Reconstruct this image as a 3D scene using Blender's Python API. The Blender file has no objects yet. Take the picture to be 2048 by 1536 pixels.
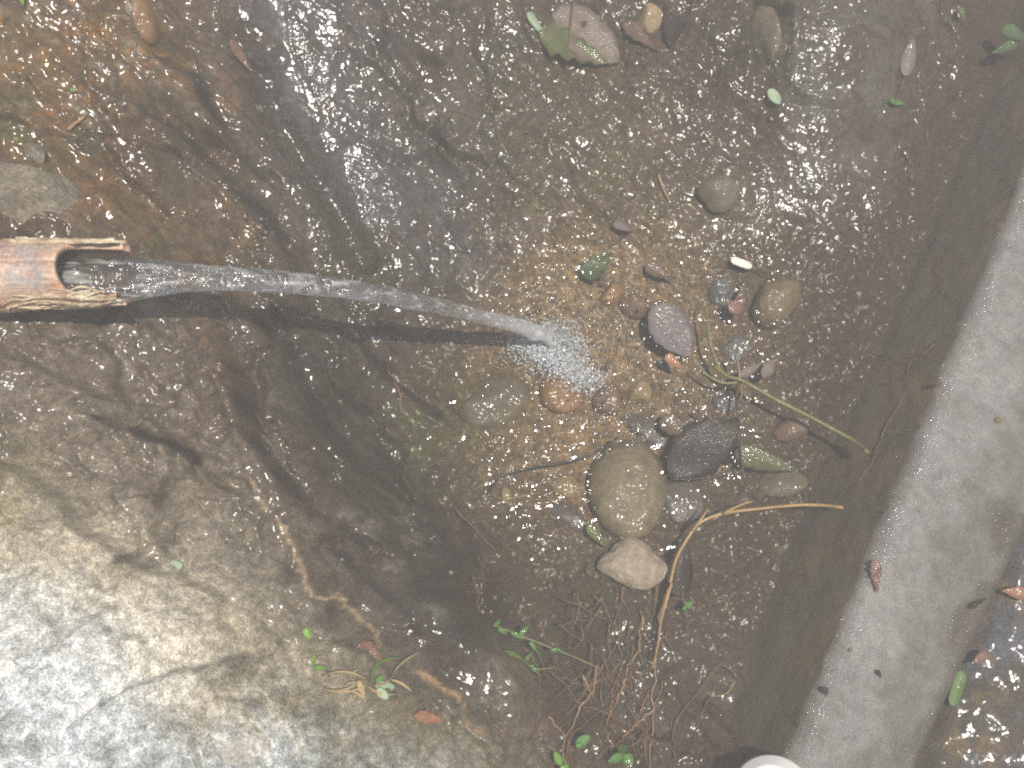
import bpy, bmesh, math, random
import numpy as np
from mathutils import Vector, Matrix

R = math.radians
rng = random.Random(7)
nrng = np.random.default_rng(11)
sc = bpy.context.scene
col = sc.collection

# ------------------------------------------------------------------ camera
TILT = R(18.0)
HFOV = R(54.0)
FPX = 1024.0 / math.tan(HFOV / 2)
CAM = np.array([0.0, -0.364, 1.12])
cam_d = bpy.data.cameras.new('camera')
cam_d.sensor_width = 36.0
cam_d.lens = 18.0 / math.tan(HFOV / 2)
cam_d.clip_start = 0.01
cam_d.clip_end = 500.0
cam = bpy.data.objects.new('camera', cam_d)
cam.location = CAM
cam.rotation_euler = (TILT, 0, 0)
col.objects.link(cam)
sc.camera = cam

# ------------------------------------------------------------------ light
SUN_EL, SUN_AZ = R(76.9), R(-31.0)          # azimuth measured from +X
sd = Vector((math.cos(SUN_EL) * math.cos(SUN_AZ), math.cos(SUN_EL) * math.sin(SUN_AZ), math.sin(SUN_EL)))
world = bpy.data.worlds.new('World')
sc.world = world
world.use_nodes = True
wn = world.node_tree
bg = wn.nodes['Background']
sky = wn.nodes.new('ShaderNodeTexSky')
sky.sky_type = 'NISHITA'
sky.sun_disc = False
sky.sun_elevation = SUN_EL
sky.sun_rotation = math.atan2(sd.x, sd.y)
wn.links.new(sky.outputs[0], bg.inputs[0])
bg.inputs[1].default_value = 0.085
sl = bpy.data.lights.new('sun', 'SUN')
sl.energy = 4.6
sl.angle = R(0.5)
sl.color = (1.0, 0.95, 0.87)
so = bpy.data.objects.new('sun', sl)
so.rotation_euler = sd.to_track_quat('Z', 'Y').to_euler()
so.location = sd * 5
col.objects.link(so)

sc.view_settings.view_transform = 'Standard'
sc.view_settings.look = 'None'
sc.view_settings.gamma = 1
sc.view_settings.use_curve_mapping = False
sc.view_settings.exposure = 0.36
cy = sc.cycles
cy.max_bounces = 10
cy.transparent_max_bounces = 16
cy.transmission_bounces = 8
cy.sample_clamp_indirect = 4.0
cy.caustics_reflective = False
cy.caustics_refractive = False
cy.use_denoising = False
cy.filter_width = 2.1

# ------------------------------------------------------------------ maths
cT, sT = math.cos(TILT), math.sin(TILT)
WATER = 0.0


def ray(px, py):
    dx, dy = (px - 1024.0) / FPX, (768.0 - py) / FPX
    return np.array([dx, dy * cT + sT, dy * sT - cT])


def at(px, py, z=0.0):
    d = ray(px, py)
    t = (z - CAM[2]) / d[2]
    return CAM + d * t


def project(x, y, z):
    X, Y, Z = x - CAM[0], y - CAM[1], z - CAM[2]
    yc = Y * cT + Z * sT
    zc = -Y * sT + Z * cT
    return 1024.0 + FPX * X / (-zc), 768.0 - FPX * yc / (-zc)


def mm(p):                                   # metres covered by one photo pixel at p
    d = -(-(p[1] - CAM[1]) * sT + (p[2] - CAM[2]) * cT)
    return d / FPX


def hash2(ix, iy, seed):
    n = (ix.astype(np.int64) * 374761393 + iy.astype(np.int64) * 668265263 + seed * 1442695041) & 0xffffffff
    n = ((n ^ (n >> 13)) * 1274126177) & 0xffffffff
    n = n ^ (n >> 16)
    return (n & 0xffff) / 65535.0


def vnoise(x, y, seed=0):
    ix, iy = np.floor(x), np.floor(y)
    fx, fy = x - ix, y - iy
    fx, fy = fx * fx * fx * (fx * (fx * 6 - 15) + 10), fy * fy * fy * (fy * (fy * 6 - 15) + 10)
    a, b = hash2(ix, iy, seed), hash2(ix + 1, iy, seed)
    c, d = hash2(ix, iy + 1, seed), hash2(ix + 1, iy + 1, seed)
    return (a + (b - a) * fx) * (1 - fy) + (c + (d - c) * fx) * fy


def fbm(x, y, f, octs=4, seed=0, gain=.5):
    x = np.asarray(x, float); y = np.asarray(y, float)
    s, a, tot = 0.0, 1.0, 0.0
    for k in range(octs):
        c, d = math.cos(.7 * k + .3), math.sin(.7 * k + .3)
        s = s + a * (vnoise((x * c - y * d) * f + 17.3 * k, (x * d + y * c) * f - 9.1 * k, seed + k * 13) - .5)
        tot += a
        a *= gain
        f *= 2.03
    return 2 * s / tot


def sstep(a, b, x):
    t = np.clip((x - a) / (b - a), 0, 1)
    return t * t * (3 - 2 * t)


def pline_dist(pts, X, Y):
    d = np.full(np.shape(X), 1e9)
    for (x0, y0), (x1, y1) in zip(pts[:-1], pts[1:]):
        vx, vy = x1 - x0, y1 - y0
        t = np.clip(((X - x0) * vx + (Y - y0) * vy) / (vx * vx + vy * vy), 0, 1)
        d = np.minimum(d, np.hypot(X - x0 - t * vx, Y - y0 - t * vy))
    return d


def signed_line(p0, p1, X, Y):               # positive on the right-hand side of p0->p1 in picture coordinates (y down)
    vx, vy = p1[0] - p0[0], p1[1] - p0[1]
    return (vx * (Y - p0[1]) - vy * (X - p0[0])) / math.hypot(vx, vy)


def blob(X, Y, cx, cyy, rx, ry, ang=0):
    c, s = math.cos(R(ang)), math.sin(R(ang))
    u, v = (X - cx) * c + (Y - cyy) * s, -(X - cx) * s + (Y - cyy) * c
    return np.exp(-((u / rx) ** 2 + (v / ry) ** 2))


# ------------------------------------------------------------------ terrain height
CP = [  # photo x, photo y, height
    (1100, 600, -.022), (1250, 620, -.024), (1400, 600, -.022), (1600, 560, -.012), (1000, 700, -.018), (1200, 800, -.028),
    (1400, 760, -.028), (1560, 760, -.026), (1300, 950, -.026), (1500, 920, -.028), (1650, 950, -.022), (1100, 950, -.02), (1000, 880, -.012),
    (1150, 1100, -.014), (1300, 1150, -.012), (1500, 1150, -.018), (1200, 1280, -.006), (1350, 1350, -.002), (1200, 1450, .004), (1390, 1510, .02),
    (1000, 1120, -.006), (980, 1200, -.004), (1130, 1530, .01),
    (1120, 60, .062), (1250, 300, .032), (1150, 430, .008), (1400, 60, .055), (1420, 300, .024), (1450, 450, .004), (1600, 60, .095), (1650, 250, .05),
    (1780, 60, .075), (1750, 250, .03), (1930, 60, -.004), (1640, 420, .008), (1000, 300, .05), (1000, 480, .012), (1250, 500, -.002),
    (0, 480, .23), (0, 650, .235), (150, 560, .225), (250, 620, .20), (400, 600, .15), (600, 610, .07), (780, 640, .012), (900, 680, -.006),
    (0, 900, .265), (0, 1200, .30), (0, 1500, .33), (300, 1000, .22), (300, 1300, .27), (500, 1000, .16), (500, 1250, .205), (500, 1500, .25),
    (640, 1150, .135), (700, 1300, .15), (760, 1420, .155), (890, 1400, .085), (900, 1520, .11), (1040, 1470, .052), (600, 1000, .14), (700, 1000, .085), (800, 1000, .02), (860, 1010, -.004),
    (905, 1130, .006), (800, 1170, .075), (835, 1250, .092), (900, 1340, .075), (970, 1420, .059), (895, 1210, .099), (955, 1300, .082), (1028, 1382, .066), (985, 1225, -.004), (1010, 1275, -.003), (1070, 1380, .0), (500, 800, .155), (620, 800, .095), (700, 830, .03), (780, 850, -.002), (250, 800, .20),
    (0, 0, .255), (300, 0, .205), (480, 0, .15), (700, 30, .12), (900, 50, .1), (0, 300, .25), (250, 250, .185), (450, 250, .125), (560, 250, .085), (700, 350, .055),
    (520, 450, .095), (300, 430, .17), (850, 300, .055), (880, 470, .016), (700, 500, .038),
    (2000, 300, -.012), (1860, 250, -.006), (1850, 500, -.014), (1800, 800, -.01), (1700, 1200, -.01), (1600, 1500, .045), (1480, 1530, .05), (1500, 1440, .01), (1720, 1530, .0), (1850, 1500, -.03), (2000, 1300, -.04), (1950, 900, -.03),
]
C3 = np.array([at(a, b, c) for a, b, c in CP])
XR, YR = (-.74, .80), (-.50, .58)


def tps_fit(P, z, lam=2e-5):
    n = len(P)
    d = np.hypot(P[:, None, 0] - P[None, :, 0], P[:, None, 1] - P[None, :, 1])
    K = np.where(d > 0, d * d * np.log(d + 1e-12), 0) + lam * np.eye(n)
    A = np.zeros((n + 3, n + 3))
    A[:n, :n] = K
    A[:n, n:] = np.c_[np.ones(n), P]
    A[n:, :n] = A[:n, n:].T
    return np.linalg.solve(A, np.r_[z, 0, 0, 0])


TPS = tps_fit(C3[:, :2], C3[:, 2])


def tps(x, y):
    x = np.clip(x, *XR); y = np.clip(y, *YR)
    out = TPS[-3] + TPS[-2] * x + TPS[-1] * y
    for w, (a, b) in zip(TPS[:-3], C3[:, :2]):
        d2 = (x - a) ** 2 + (y - b) ** 2
        out = out + w * d2 * .5 * np.log(d2 + 1e-12)
    return out


def axis(lo, hi, step, far=30.0):
    a = list(np.arange(lo, hi + step * .5, step))
    s, v, up = step, a[-1], []
    while v < far:
        s *= 1.45; v += s; up.append(v)
    s, v, dn = step, a[0], []
    while v > -far:
        s *= 1.45; v -= s; dn.append(v)
    return np.array(dn[::-1] + a + up), len(dn), len(a)


STEP = .00175
ax, ox, nx = axis(XR[0], XR[1], STEP)
ay, oy, ny = axis(YR[0], YR[1], STEP)
GX, GY = np.meshgrid(ax, ay)
B0 = tps(GX, GY)
PX, PY = project(GX, GY, B0)
far = np.maximum(np.maximum(XR[0] - GX, GX - XR[1]), np.maximum(YR[0] - GY, GY - YR[1]))
B0 = B0 + np.where(far > 0, .05 * fbm(GX, GY, 1.3, 3, 91), 0)

pool = sstep(.012, -.012, B0)                              # 1 in the pool bed
dry = sstep(-40, 330, -signed_line((1120, 1536), (-60, 860), PX, PY) * -1)
dry = np.clip(sstep(-90, 480, signed_line((-60, 830), (1100, 1450), PX, PY)), 0, 1)
dry = np.where(PY > 600, dry, 0)

# macro relief: ledges, cracks and ridges of the rock
wx = GX + .02 * fbm(GX, GY, 9, 3, 5)
wy = GY + .02 * fbm(GX, GY, 9, 3, 6)
wpx, wpy = PX + 34 * fbm(GX, GY, 11, 3, 5), PY + 34 * fbm(GX, GY, 11, 3, 6)
rockm = 1 - pool
Z = B0.copy()
SM = np.exp(-(pline_dist([(570, 20), (620, 180), (650, 320), (740, 440)], PX, PY) / 95) ** 2) + np.exp(-(pline_dist([(1660, 0), (1735, 120), (1740, 230), (1590, 330), (1490, 460)], PX, PY) / 100) ** 2) + np.exp(-(pline_dist([(810, 1180), (905, 1300), (1010, 1400)], PX, PY) / 85) ** 2)
SM = 1 - .95 * np.clip(SM, 0, 1)
Z += rockm * (.013 * (.35 + .65 * SM) * fbm(wx, wy, 9, 4, 21) + .0065 * SM * fbm(wx, wy, 30, 4, 22))
# layered plates that dip towards the pool: stretched noise turned into small steps
u = (wx * .78 - wy * .62); v = (wx * .62 + wy * .78)
lay = fbm(u * .35, v * 1.0, 34, 3, 31)
Z += SM * rockm * .0048 * np.tanh(lay * 2.5)
lay2 = fbm(u * 1.0, v * .3, 60, 3, 33)
Z += SM * rockm * .0022 * lay2
Z += pool * (.004 * fbm(GX, GY, 40, 3, 41) + .002 * fbm(GX, GY, 110, 2, 42))


def facets(su, sv, size, tilt, seed):
    a, b = su / size, sv / size
    i0, j0 = np.floor(a), np.floor(b)
    d1_ = np.full(a.shape, 9.0); d2_ = np.full(a.shape, 9.0); val = np.zeros(a.shape)
    for di in (-1, 0, 1):
        for dj in (-1, 0, 1):
            ii, jj = i0 + di, j0 + dj
            px_, py_ = ii + hash2(ii, jj, seed), jj + hash2(ii, jj, seed + 1)
            ex, ey = a - px_, b - py_
            d = (np.abs(ex) ** 1.3 + np.abs(ey) ** 1.3 + .35 * np.abs(ex + ey))
            vv = (hash2(ii, jj, seed + 2) - .5) * tilt * 2 * ex + (hash2(ii, jj, seed + 3) - .5) * tilt * 2 * ey + (hash2(ii, jj, seed + 4) - .5) * tilt * .8
            near = d < d1_
            d2_ = np.where(near, d1_, np.minimum(d2_, d))
            val = np.where(near, vv, val)
            d1_ = np.where(near, d, d1_)
    e_ = (d2_ - d1_) * .8
    return val * size * sstep(0, .22, e_), e_


fw = .020 * fbm(GX, GY, 22, 5, 71)
fu, fv = (wx * .80 - wy * .60) * .55 + fw, (wx * .60 + wy * .80) + .020 * fbm(GX, GY, 22, 5, 72)
f1, e1 = facets(fu, fv, .062, .42, 81)
f2, e2 = facets(fu * 1.2, fv, .024, .38, 86)
shelf = SM * rockm * (1 - .75 * blob(PX, PY, 1250, 260, 260, 300))
Z += shelf * (f1 * .9 + f2 * .7)
crack = shelf * (np.exp(-(e1 / .07) ** 2) + .45 * np.exp(-(e2 / .10) ** 2))
crack = crack * (1 - .7 * sstep(.05, .4, dry)) * (.35 + .9 * sstep(-.15, .3, fbm(GX, GY, 20, 3, 75)))
Z -= .0034 * crack




def ridge(pts, w, h, power=1.0):
    global Z
    d = pline_dist(pts, wpx, wpy) / w
    Z = Z + h * np.exp(-d ** 2) * power


def step_edge(pts, w, h):                     # drop on the right-hand side of the line, fading at the ends
    global Z
    d = pline_dist(pts, wpx, wpy)
    s = np.zeros_like(Z) + 1e9
    best = np.full(Z.shape, 1e9)
    for p0, p1 in zip(pts[:-1], pts[1:]):
        dd = pline_dist([p0, p1], wpx, wpy)
        sg = signed_line(p0, p1, wpx, wpy)
        s = np.where(dd < best, sg, s)
        best = np.minimum(best, dd)
    Z = Z + h * np.exp(-(d / w) ** 2) * np.tanh(s / 9.0)


LEDGES = [[(410, 545), (540, 660), (640, 800), (700, 900)], [(240, 215), (400, 300), (520, 440), (600, 560)], [(560, 590), (740, 700), (880, 850)],
          [(430, 700), (520, 850), (600, 960), (720, 1080)], [(330, 120), (450, 230), (520, 360)], [(760, 60), (830, 190), (900, 330)], [(200, 840), (330, 880), (450, 960)], [(640, 1090), (760, 1180), (860, 1280)]]
for k_, q_ in enumerate(LEDGES):
    if k_ != 5:
        step_edge(q_, 40, (.017, .015, .014, .012, .010, .010, .012, .0)[k_])
VEIN = [(525, 955), (560, 1020), (578, 1085), (612, 1150), (650, 1185), (715, 1240), (765, 1285)]
EDGE = [(838, 1335), (900, 1395), (945, 1430), (1000, 1480)]
ridge(VEIN, 11, .0022)
ridge(EDGE, 16, .003)
ridge([(470, 40), (500, 130), (560, 240), (640, 380), (720, 500)], 26, -.020)
ridge([(430, 620), (470, 720), (520, 830), (610, 980), (740, 1110)], 20, -.016)
ridge([(395, 640), (440, 760), (500, 870)], 20, .009)
step_edge([(640, 760), (790, 890), (915, 990), (945, 1120), (952, 1290), (1080, 1420), (1100, 1530)], 60, -.006)
step_edge([(-20, 930), (110, 990), (170, 1070), (280, 1130)], 50, 0.012)
step_edge([(120, 1540), (150, 1470), (260, 1390), (420, 1330)], 60, 0.014)
ridge([(390, 1425), (378, 1490), (392, 1540)], 6, -.012)
ridge([(590, 1540), (570, 1460), (500, 1390), (400, 1385)], 9, -.007)
step_edge([(200, 880), (280, 830), (340, 860), (420, 900)], 40, 0.012)
step_edge([(20, 715), (90, 750), (200, 790), (330, 800)], 40, 0.01)
step_edge([(760, 1440), (850, 1400), (950, 1470)], 45, -0.012)
ridge([(640, 1320), (700, 1290), (800, 1300)], 26, .006)
step_edge([(620, 1150), (700, 1090), (790, 1120), (850, 1200)], 45, .004)
ridge([(1380, 180), (1450, 120), (1540, 200), (1560, 60)], 30, -.008)
ridge([(880, 20), (960, 150), (940, 280), (1010, 420)], 26, -.007)
step_edge([(1560, 20), (1550, 140), (1530, 260)], 40, -.007)
dryrough = sstep(.1, .7, dry)
Z += dryrough * (.0035 * fbm(GX * .7 + GY * .7, GY * .25 - GX * .25, 120, 3, 51) + .0022 * fbm(GX, GY, 170, 2, 52))
pits = fbm(GX, GY, 75, 2, 53)
Z -= dryrough * .0022 * sstep(.4, .9, pits)
Z += SM * rockm * .0011 * fbm(GX, GY, 190, 2, 61)
Zf = Z[oy:oy + ny, ox:ox + nx]


def H(x, y):
    fx = min(max((x - XR[0]) / STEP, 0), nx - 2); fy = min(max((y - YR[0]) / STEP, 0), ny - 2)
    i, j = int(fx), int(fy)
    a, b = fx - i, fy - j
    return float((Zf[j, i] * (1 - a) + Zf[j, i + 1] * a) * (1 - b) + (Zf[j + 1, i] * (1 - a) + Zf[j + 1, i + 1] * a) * b)


# wall line in plan: inner top edge
WTOP = .085
WA, WB = at(2048, 380, WTOP), at(1580, 1536, WTOP)
wd = (WB - WA)[:2]; wd = wd / np.linalg.norm(wd)          # along the wall, towards the viewer
wnrm = np.array([-wd[1], wd[0]])                          # away from the pool
if wnrm[0] < 0:
    wnrm = -wnrm
BATTER = .60


def wall_s(x, y):
    return (x - WA[0]) * wnrm[0] + (y - WA[1]) * wnrm[1]


def wall_profile(s):                                       # height of the wall top at distance s behind its inner edge
    return np.where(s < .012, WTOP - .006 * (1 - np.clip(s / .012, 0, 1)) ** 2, WTOP) - .014 * sstep(.070, .106, s) - .06 * sstep(.102, .132, s)


def G(x, y):
    s = wall_s(x, y)
    if s > 0:
        return float(wall_profile(s))
    h = H(x, y)
    return max(h, WTOP + s / BATTER) if s > -.15 else h


def hit(px, py):
    d = ray(px, py)
    t0 = (.42 - CAM[2]) / d[2]
    t1 = (-.12 - CAM[2]) / d[2]
    prev = t0
    for k in range(1, 400):
        t = t0 + (t1 - t0) * k / 400
        p = CAM + d * t
        if p[2] <= G(p[0], p[1]):
            a, b = prev, t
            for _ in range(14):
                m = .5 * (a + b)
                q = CAM + d * m
                if q[2] <= G(q[0], q[1]):
                    b = m
                else:
                    a = m
            return CAM + d * a
        prev = t
    return CAM + d * t1


def water_or_hit(px, py, dz=0.0):
    p = hit(px, py)
    if p[2] < WATER + dz:
        p = at(px, py, WATER + dz)
    return p


# ------------------------------------------------------------------ node helpers
def new_mat(name):
    m = bpy.data.materials.new(name)
    m.use_nodes = True
    nt = m.node_tree
    return m, nt, nt.nodes['Principled BSDF']


def N(nt, kind, **kw):
    n = nt.nodes.new(kind)
    for k, val in kw.items():
        if hasattr(n, k):
            setattr(n, k, val)
        else:
            n.inputs[k.replace('_', ' ')].default_value = val
    return n


def noise(nt, vec, scale, detail=3.0, rough=.55, dist=0.0):
    n = nt.nodes.new('ShaderNodeTexNoise')
    n.inputs['Scale'].default_value = scale
    n.inputs['Detail'].default_value = detail
    n.inputs['Roughness'].default_value = rough
    n.inputs['Distortion'].default_value = dist
    nt.links.new(vec, n.inputs['Vector'])
    return n


def ramp(nt, fac, stops):
    r = nt.nodes.new('ShaderNodeValToRGB')
    e = r.color_ramp.elements
    while len(e) < len(stops):
        e.new(.5)
    for k, (p, c) in enumerate(stops):
        e[k].position = p
        e[k].color = (*c, 1) if len(c) == 3 else c
    nt.links.new(fac, r.inputs[0])
    return r


def bump(nt, height, dist, strength=1.0, normal=None):
    b = nt.nodes.new('ShaderNodeBump')
    b.inputs['Strength'].default_value = strength
    b.inputs['Distance'].default_value = dist
    nt.links.new(height, b.inputs['Height'])
    if normal is not None:
        nt.links.new(normal, b.inputs['Normal'])
    return b


def objvec(nt):
    return nt.nodes.new('ShaderNodeTexCoord').outputs['Object']


def mixrgb(nt, a, b, fac, mode='MIX'):
    m = nt.nodes.new('ShaderNodeMix')
    m.data_type = 'RGBA'
    m.blend_type = mode
    for val, idx in ((fac, 0), (a, 6), (b, 7)):
        if hasattr(val, 'is_linked'):
            nt.links.new(val, m.inputs[idx])
        elif idx == 0:
            m.inputs[0].default_value = val
        else:
            m.inputs[idx].default_value = (*val, 1)
    return m.outputs[2]


def math_node(nt, op, a, b=None):
    m = nt.nodes.new('ShaderNodeMath')
    m.operation = op
    for k, val in enumerate((a, b)):
        if val is None:
            continue
        if hasattr(val, 'is_linked'):
            nt.links.new(val, m.inputs[k])
        else:
            m.inputs[k].default_value = val
    return m.outputs[0]


def surface_mat(name, c1, c2, scale=60, wet=0.0, rough=.75, bump_d=.001, bump_scale=None, speck=.0, glint=.0045, glint_scale=110, c3=None):
    m, nt, p = new_mat(name)
    vec = objvec(nt)
    n1 = noise(nt, vec, scale, 5, .6)
    stops = [(.3, c1), (.68, c2)] if c3 is None else [(.28, c1), (.5, c2), (.68, c3)]
    r = ramp(nt, n1.outputs[0], stops)
    n2 = noise(nt, vec, scale * 9, 3, .6)
    r2 = ramp(nt, n2.outputs[0], [(.3, (1 - speck,) * 3), (.7, (1 + speck,) * 3)])
    c = mixrgb(nt, r.outputs[0], r2.outputs[0], 1.0, 'MULTIPLY')
    nt.links.new(c, p.inputs['Base Color'])
    p.inputs['Roughness'].default_value = rough
    n3 = noise(nt, vec, bump_scale or scale * 4, 4, .6)
    b = bump(nt, n3.outputs[0], bump_d)
    nt.links.new(b.outputs[0], p.inputs['Normal'])
    if wet > 0:
        p.inputs['Coat Weight'].default_value = wet
        p.inputs['Coat Roughness'].default_value = .14
        p.inputs['Coat IOR'].default_value = 1.34
        n4 = noise(nt, vec, glint_scale, 1.5, .5)
        b2 = bump(nt, n4.outputs[0], glint)
        nt.links.new(b2.outputs[0], p.inputs['Coat Normal'])
    return m


# ------------------------------------------------------------------ object helpers
def mesh_obj(name, verts, faces, mat=None, parent=None, loc=None, smooth=True):
    me = bpy.data.meshes.new(name)
    verts = np.asarray(verts, float)
    if loc is not None:
        verts = verts - np.asarray(loc)
    me.from_pydata(verts.tolist(), [], faces)
    if smooth:
        me.polygons.foreach_set('use_smooth', [True] * len(me.polygons))
    if mat is not None:
        me.materials.append(mat)
    me.update()
    o = bpy.data.objects.new(name, me)
    col.objects.link(o)
    if parent is not None:
        o.parent = parent
        if loc is not None:
            o.location = np.asarray(loc) - np.array(parent.location)
    elif loc is not None:
        o.location = loc
    return o


def tag(o, label, cat, group=None):
    o['label'] = label
    o['category'] = cat
    if group:
        o['group'] = group
    return o


def empty(name, loc):
    o = bpy.data.objects.new(name, None)
    o.location = loc
    o.empty_display_size = .01
    col.objects.link(o)
    return o


def tube_data(pts, radii, sides=7, wob=0.0, seed=0):
    pts = np.asarray(pts, float)
    n = len(pts)
    rr = np.random.default_rng(seed)
    T = np.gradient(pts, axis=0)
    T /= np.linalg.norm(T, axis=1)[:, None] + 1e-12
    V, F = [], []
    ref = np.array([.13, .27, .95])
    for k in range(n):
        a = np.cross(T[k], ref); a /= np.linalg.norm(a) + 1e-12
        b = np.cross(T[k], a)
        for j in range(sides):
            ph = 2 * math.pi * j / sides
            r = radii[k] * (1 + wob * (rr.random() - .5))
            V.append(pts[k] + r * (math.cos(ph) * a + math.sin(ph) * b))
    for k in range(n - 1):
        for j in range(sides):
            j2 = (j + 1) % sides
            F.append((k * sides + j, k * sides + j2, (k + 1) * sides + j2, (k + 1) * sides + j))
    F.append(tuple(range(sides))[::-1])
    F.append(tuple((n - 1) * sides + j for j in range(sides)))
    return V, F


def spline(P, n):
    P = np.asarray(P, float)
    if len(P) == 2:
        t = np.linspace(0, 1, n)[:, None]
        return P[0] * (1 - t) + P[1] * t
    Q = np.vstack([2 * P[0] - P[1], P, 2 * P[-1] - P[-2]])
    out = []
    m = len(P) - 1
    for s in np.linspace(0, m, n):
        k = min(int(s), m - 1)
        t = s - k
        p0, p1, p2, p3 = Q[k:k + 4]
        out.append(.5 * (2 * p1 + (p2 - p0) * t + (2 * p0 - 5 * p1 + 4 * p2 - p3) * t * t + (3 * p1 - p0 - 3 * p2 + p3) * t ** 3))
    return np.array(out)


def strand_pts(pix, n, lift=.002, jitter=0.0, under=False, seed=0):
    """a line drawn through photo points, lying on whatever is under it"""
    rr = np.random.default_rng(seed)
    P2 = spline(pix, n)
    if jitter:
        P2[1:-1] += rr.normal(0, jitter, (n - 2, 2))
    out = []
    for k, (a, b) in enumerate(P2):
        p = hit(a, b) if under else water_or_hit(a, b, -.001)
        li = lift[k] if hasattr(lift, '__len__') else lift
        out.append(p + np.array([0, 0, li]))
    out = np.array(out)
    z = out[:, 2].copy()
    for _ in range(2):
        z[1:-1] = np.maximum(z[1:-1], .5 * z[1:-1] + .25 * (z[:-2] + z[2:]))
    out[:, 2] = z
    return out


# ------------------------------------------------------------------ setting: rock bank and pool bed
cols = np.zeros(Z.shape + (3,))


def lay_col(mask, c):
    global cols
    mk = np.clip(mask, 0, 1)[..., None]
    cols = cols * (1 - mk) + np.array(c) * mk


def nz(f, o=3, s=0):
    return .5 + .5 * fbm(GX, GY, f, o, s)


n_a, n_b, n_c, n_d = nz(14, 4, 101), nz(40, 4, 102), nz(90, 3, 103), nz(25, 4, 104)
cols[:] = (.066, .050, .036)
lay_col(.75 * sstep(.45, .75, n_a), (.082, .066, .048))
lay_col(.6 * sstep(.52, .72, n_b), (.050, .037, .026))
# rust on the upper left shelf
rust = np.clip(blob(PX, PY, 120, 150, 330, 260) * 1.25 + .8 * blob(PX, PY, 330, 300, 200, 170), 0, 1)
lay_col(rust * (.45 + .55 * sstep(.3, .6, n_d)), (.135, .082, .022))
lay_col(rust * .9 * sstep(.56, .70, n_b), (.20, .105, .026))
lay_col(rust * .7 * sstep(.55, .7, nz(33, 3, 107)), (.085, .082, .022))
lay_col(rust * .7 * sstep(.62, .75, n_c), (.20, .175, .15))
lay_col(blob(PX, PY, 90, 60, 180, 120) * .5 * sstep(.4, .7, n_c), (.16, .15, .12))
lay_col(blob(PX, PY, 420, 520, 130, 60) * .8 * sstep(.52, .68, n_c), (.19, .10, .035))
lay_col(blob(PX, PY, 440, 720, 60, 110) * .8 * sstep(.5, .68, n_c), (.18, .10, .045))
# wet film rock, bluish sky sheen painted into its colour
film = np.exp(-(pline_dist([(600, 60), (620, 200), (720, 360), (900, 460)], PX, PY) / 150) ** 2)
lay_col(film * .9 * sstep(.2, .5, n_d), (.066, .074, .105))
lay_col(film * .6 * sstep(.54, .68, n_b), (.125, .14, .185))
lay_col(blob(PX, PY, 900, 180, 260, 210) * .7 * sstep(.4, .62, n_d), (.092, .086, .080))
# upper middle and upper right
um = blob(PX, PY, 1220, 260, 260, 260)
lay_col(um * .75 * sstep(.35, .65, n_b), (.105, .083, .055))
lay_col(blob(PX, PY, 1650, 180, 170, 230) * .9 * sstep(.3, .6, n_d), (.105, .110, .108))
lay_col(blob(PX, PY, 1460, 120, 110, 110) * .85, (.045, .034, .024))
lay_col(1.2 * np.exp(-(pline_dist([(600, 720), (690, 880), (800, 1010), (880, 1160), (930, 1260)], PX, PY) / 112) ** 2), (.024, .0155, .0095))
lay_col(blob(PX, PY, 350, 310, 190, 110) * .8, (.046, .031, .016))
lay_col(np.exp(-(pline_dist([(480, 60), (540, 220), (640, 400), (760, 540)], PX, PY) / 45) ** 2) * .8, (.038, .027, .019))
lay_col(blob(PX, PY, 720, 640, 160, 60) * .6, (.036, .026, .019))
for cx_, cy_, rx_, ry_ in ((800, 1030, 26, 16), (745, 1050, 22, 24), (690, 1030, 26, 18), (705, 1085, 18, 14), (830, 1085, 24, 14), (865, 1220, 24, 14), (790, 1140, 30, 16)):
    lay_col(blob(PX, PY, cx_, cy_, rx_, ry_, 25) * sstep(.3, .55, n_c) * .95, (.13, .13, .14))
# moss stain
moss_m = np.clip(.9 * blob(PX, PY, 880, 850, 150, 120) + .7 * blob(PX, PY, 700, 520, 140, 70) + .6 * blob(PX, PY, 520, 560, 160, 60)
                 + .6 * blob(PX, PY, 950, 900, 120, 120) + .5 * blob(PX, PY, 1130, 1250, 170, 200) + .6 * blob(PX, PY, 1180, 530, 60, 40)
                 + .5 * blob(PX, PY, 620, 760, 90, 90) + .45 * blob(PX, PY, 1250, 420, 300, 120) + .4 * blob(PX, PY, 300, 500, 80, 40)
                 + .5 * blob(PX, PY, 480, 1000, 50, 90) + .5 * blob(PX, PY, 560, 1440, 50, 120) + .35 * blob(PX, PY, 1000, 150, 200, 200), 0, 1)
lay_col(moss_m * .85 * sstep(.4, .62, n_b), (.050, .066, .026))
lay_col(moss_m * .5 * sstep(.6, .72, n_c), (.085, .11, .035))
# pool bed
bed = np.clip(1.1 * blob(PX, PY, 1230, 720, 220, 230) + .5 * blob(PX, PY, 1150, 900, 200, 140), 0, 1)
lay_col(bed * (.55 + .45 * sstep(.35, .65, n_c)), (.26, .195, .125))
lay_col(bed * .7 * sstep(.58, .72, n_b), (.27, .16, .075))
lay_col(np.clip(blob(PX, PY, 1190, 590, 150, 110) + blob(PX, PY, 1270, 690, 120, 70), 0, 1) * (.4 + .6 * sstep(.4, .6, n_c)), (.33, .25, .155))
lay_col(blob(PX, PY, 1420, 820, 160, 160) * .7 * sstep(.4, .6, n_b), (.115, .105, .105))
lay_col(blob(PX, PY, 1000, 790, 80, 70) * .6, (.11, .098, .055))
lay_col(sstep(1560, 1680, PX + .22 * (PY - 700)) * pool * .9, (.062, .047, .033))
lay_col(blob(PX, PY, 1560, 1180, 200, 260) * pool * .8, (.060, .044, .030))
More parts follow.
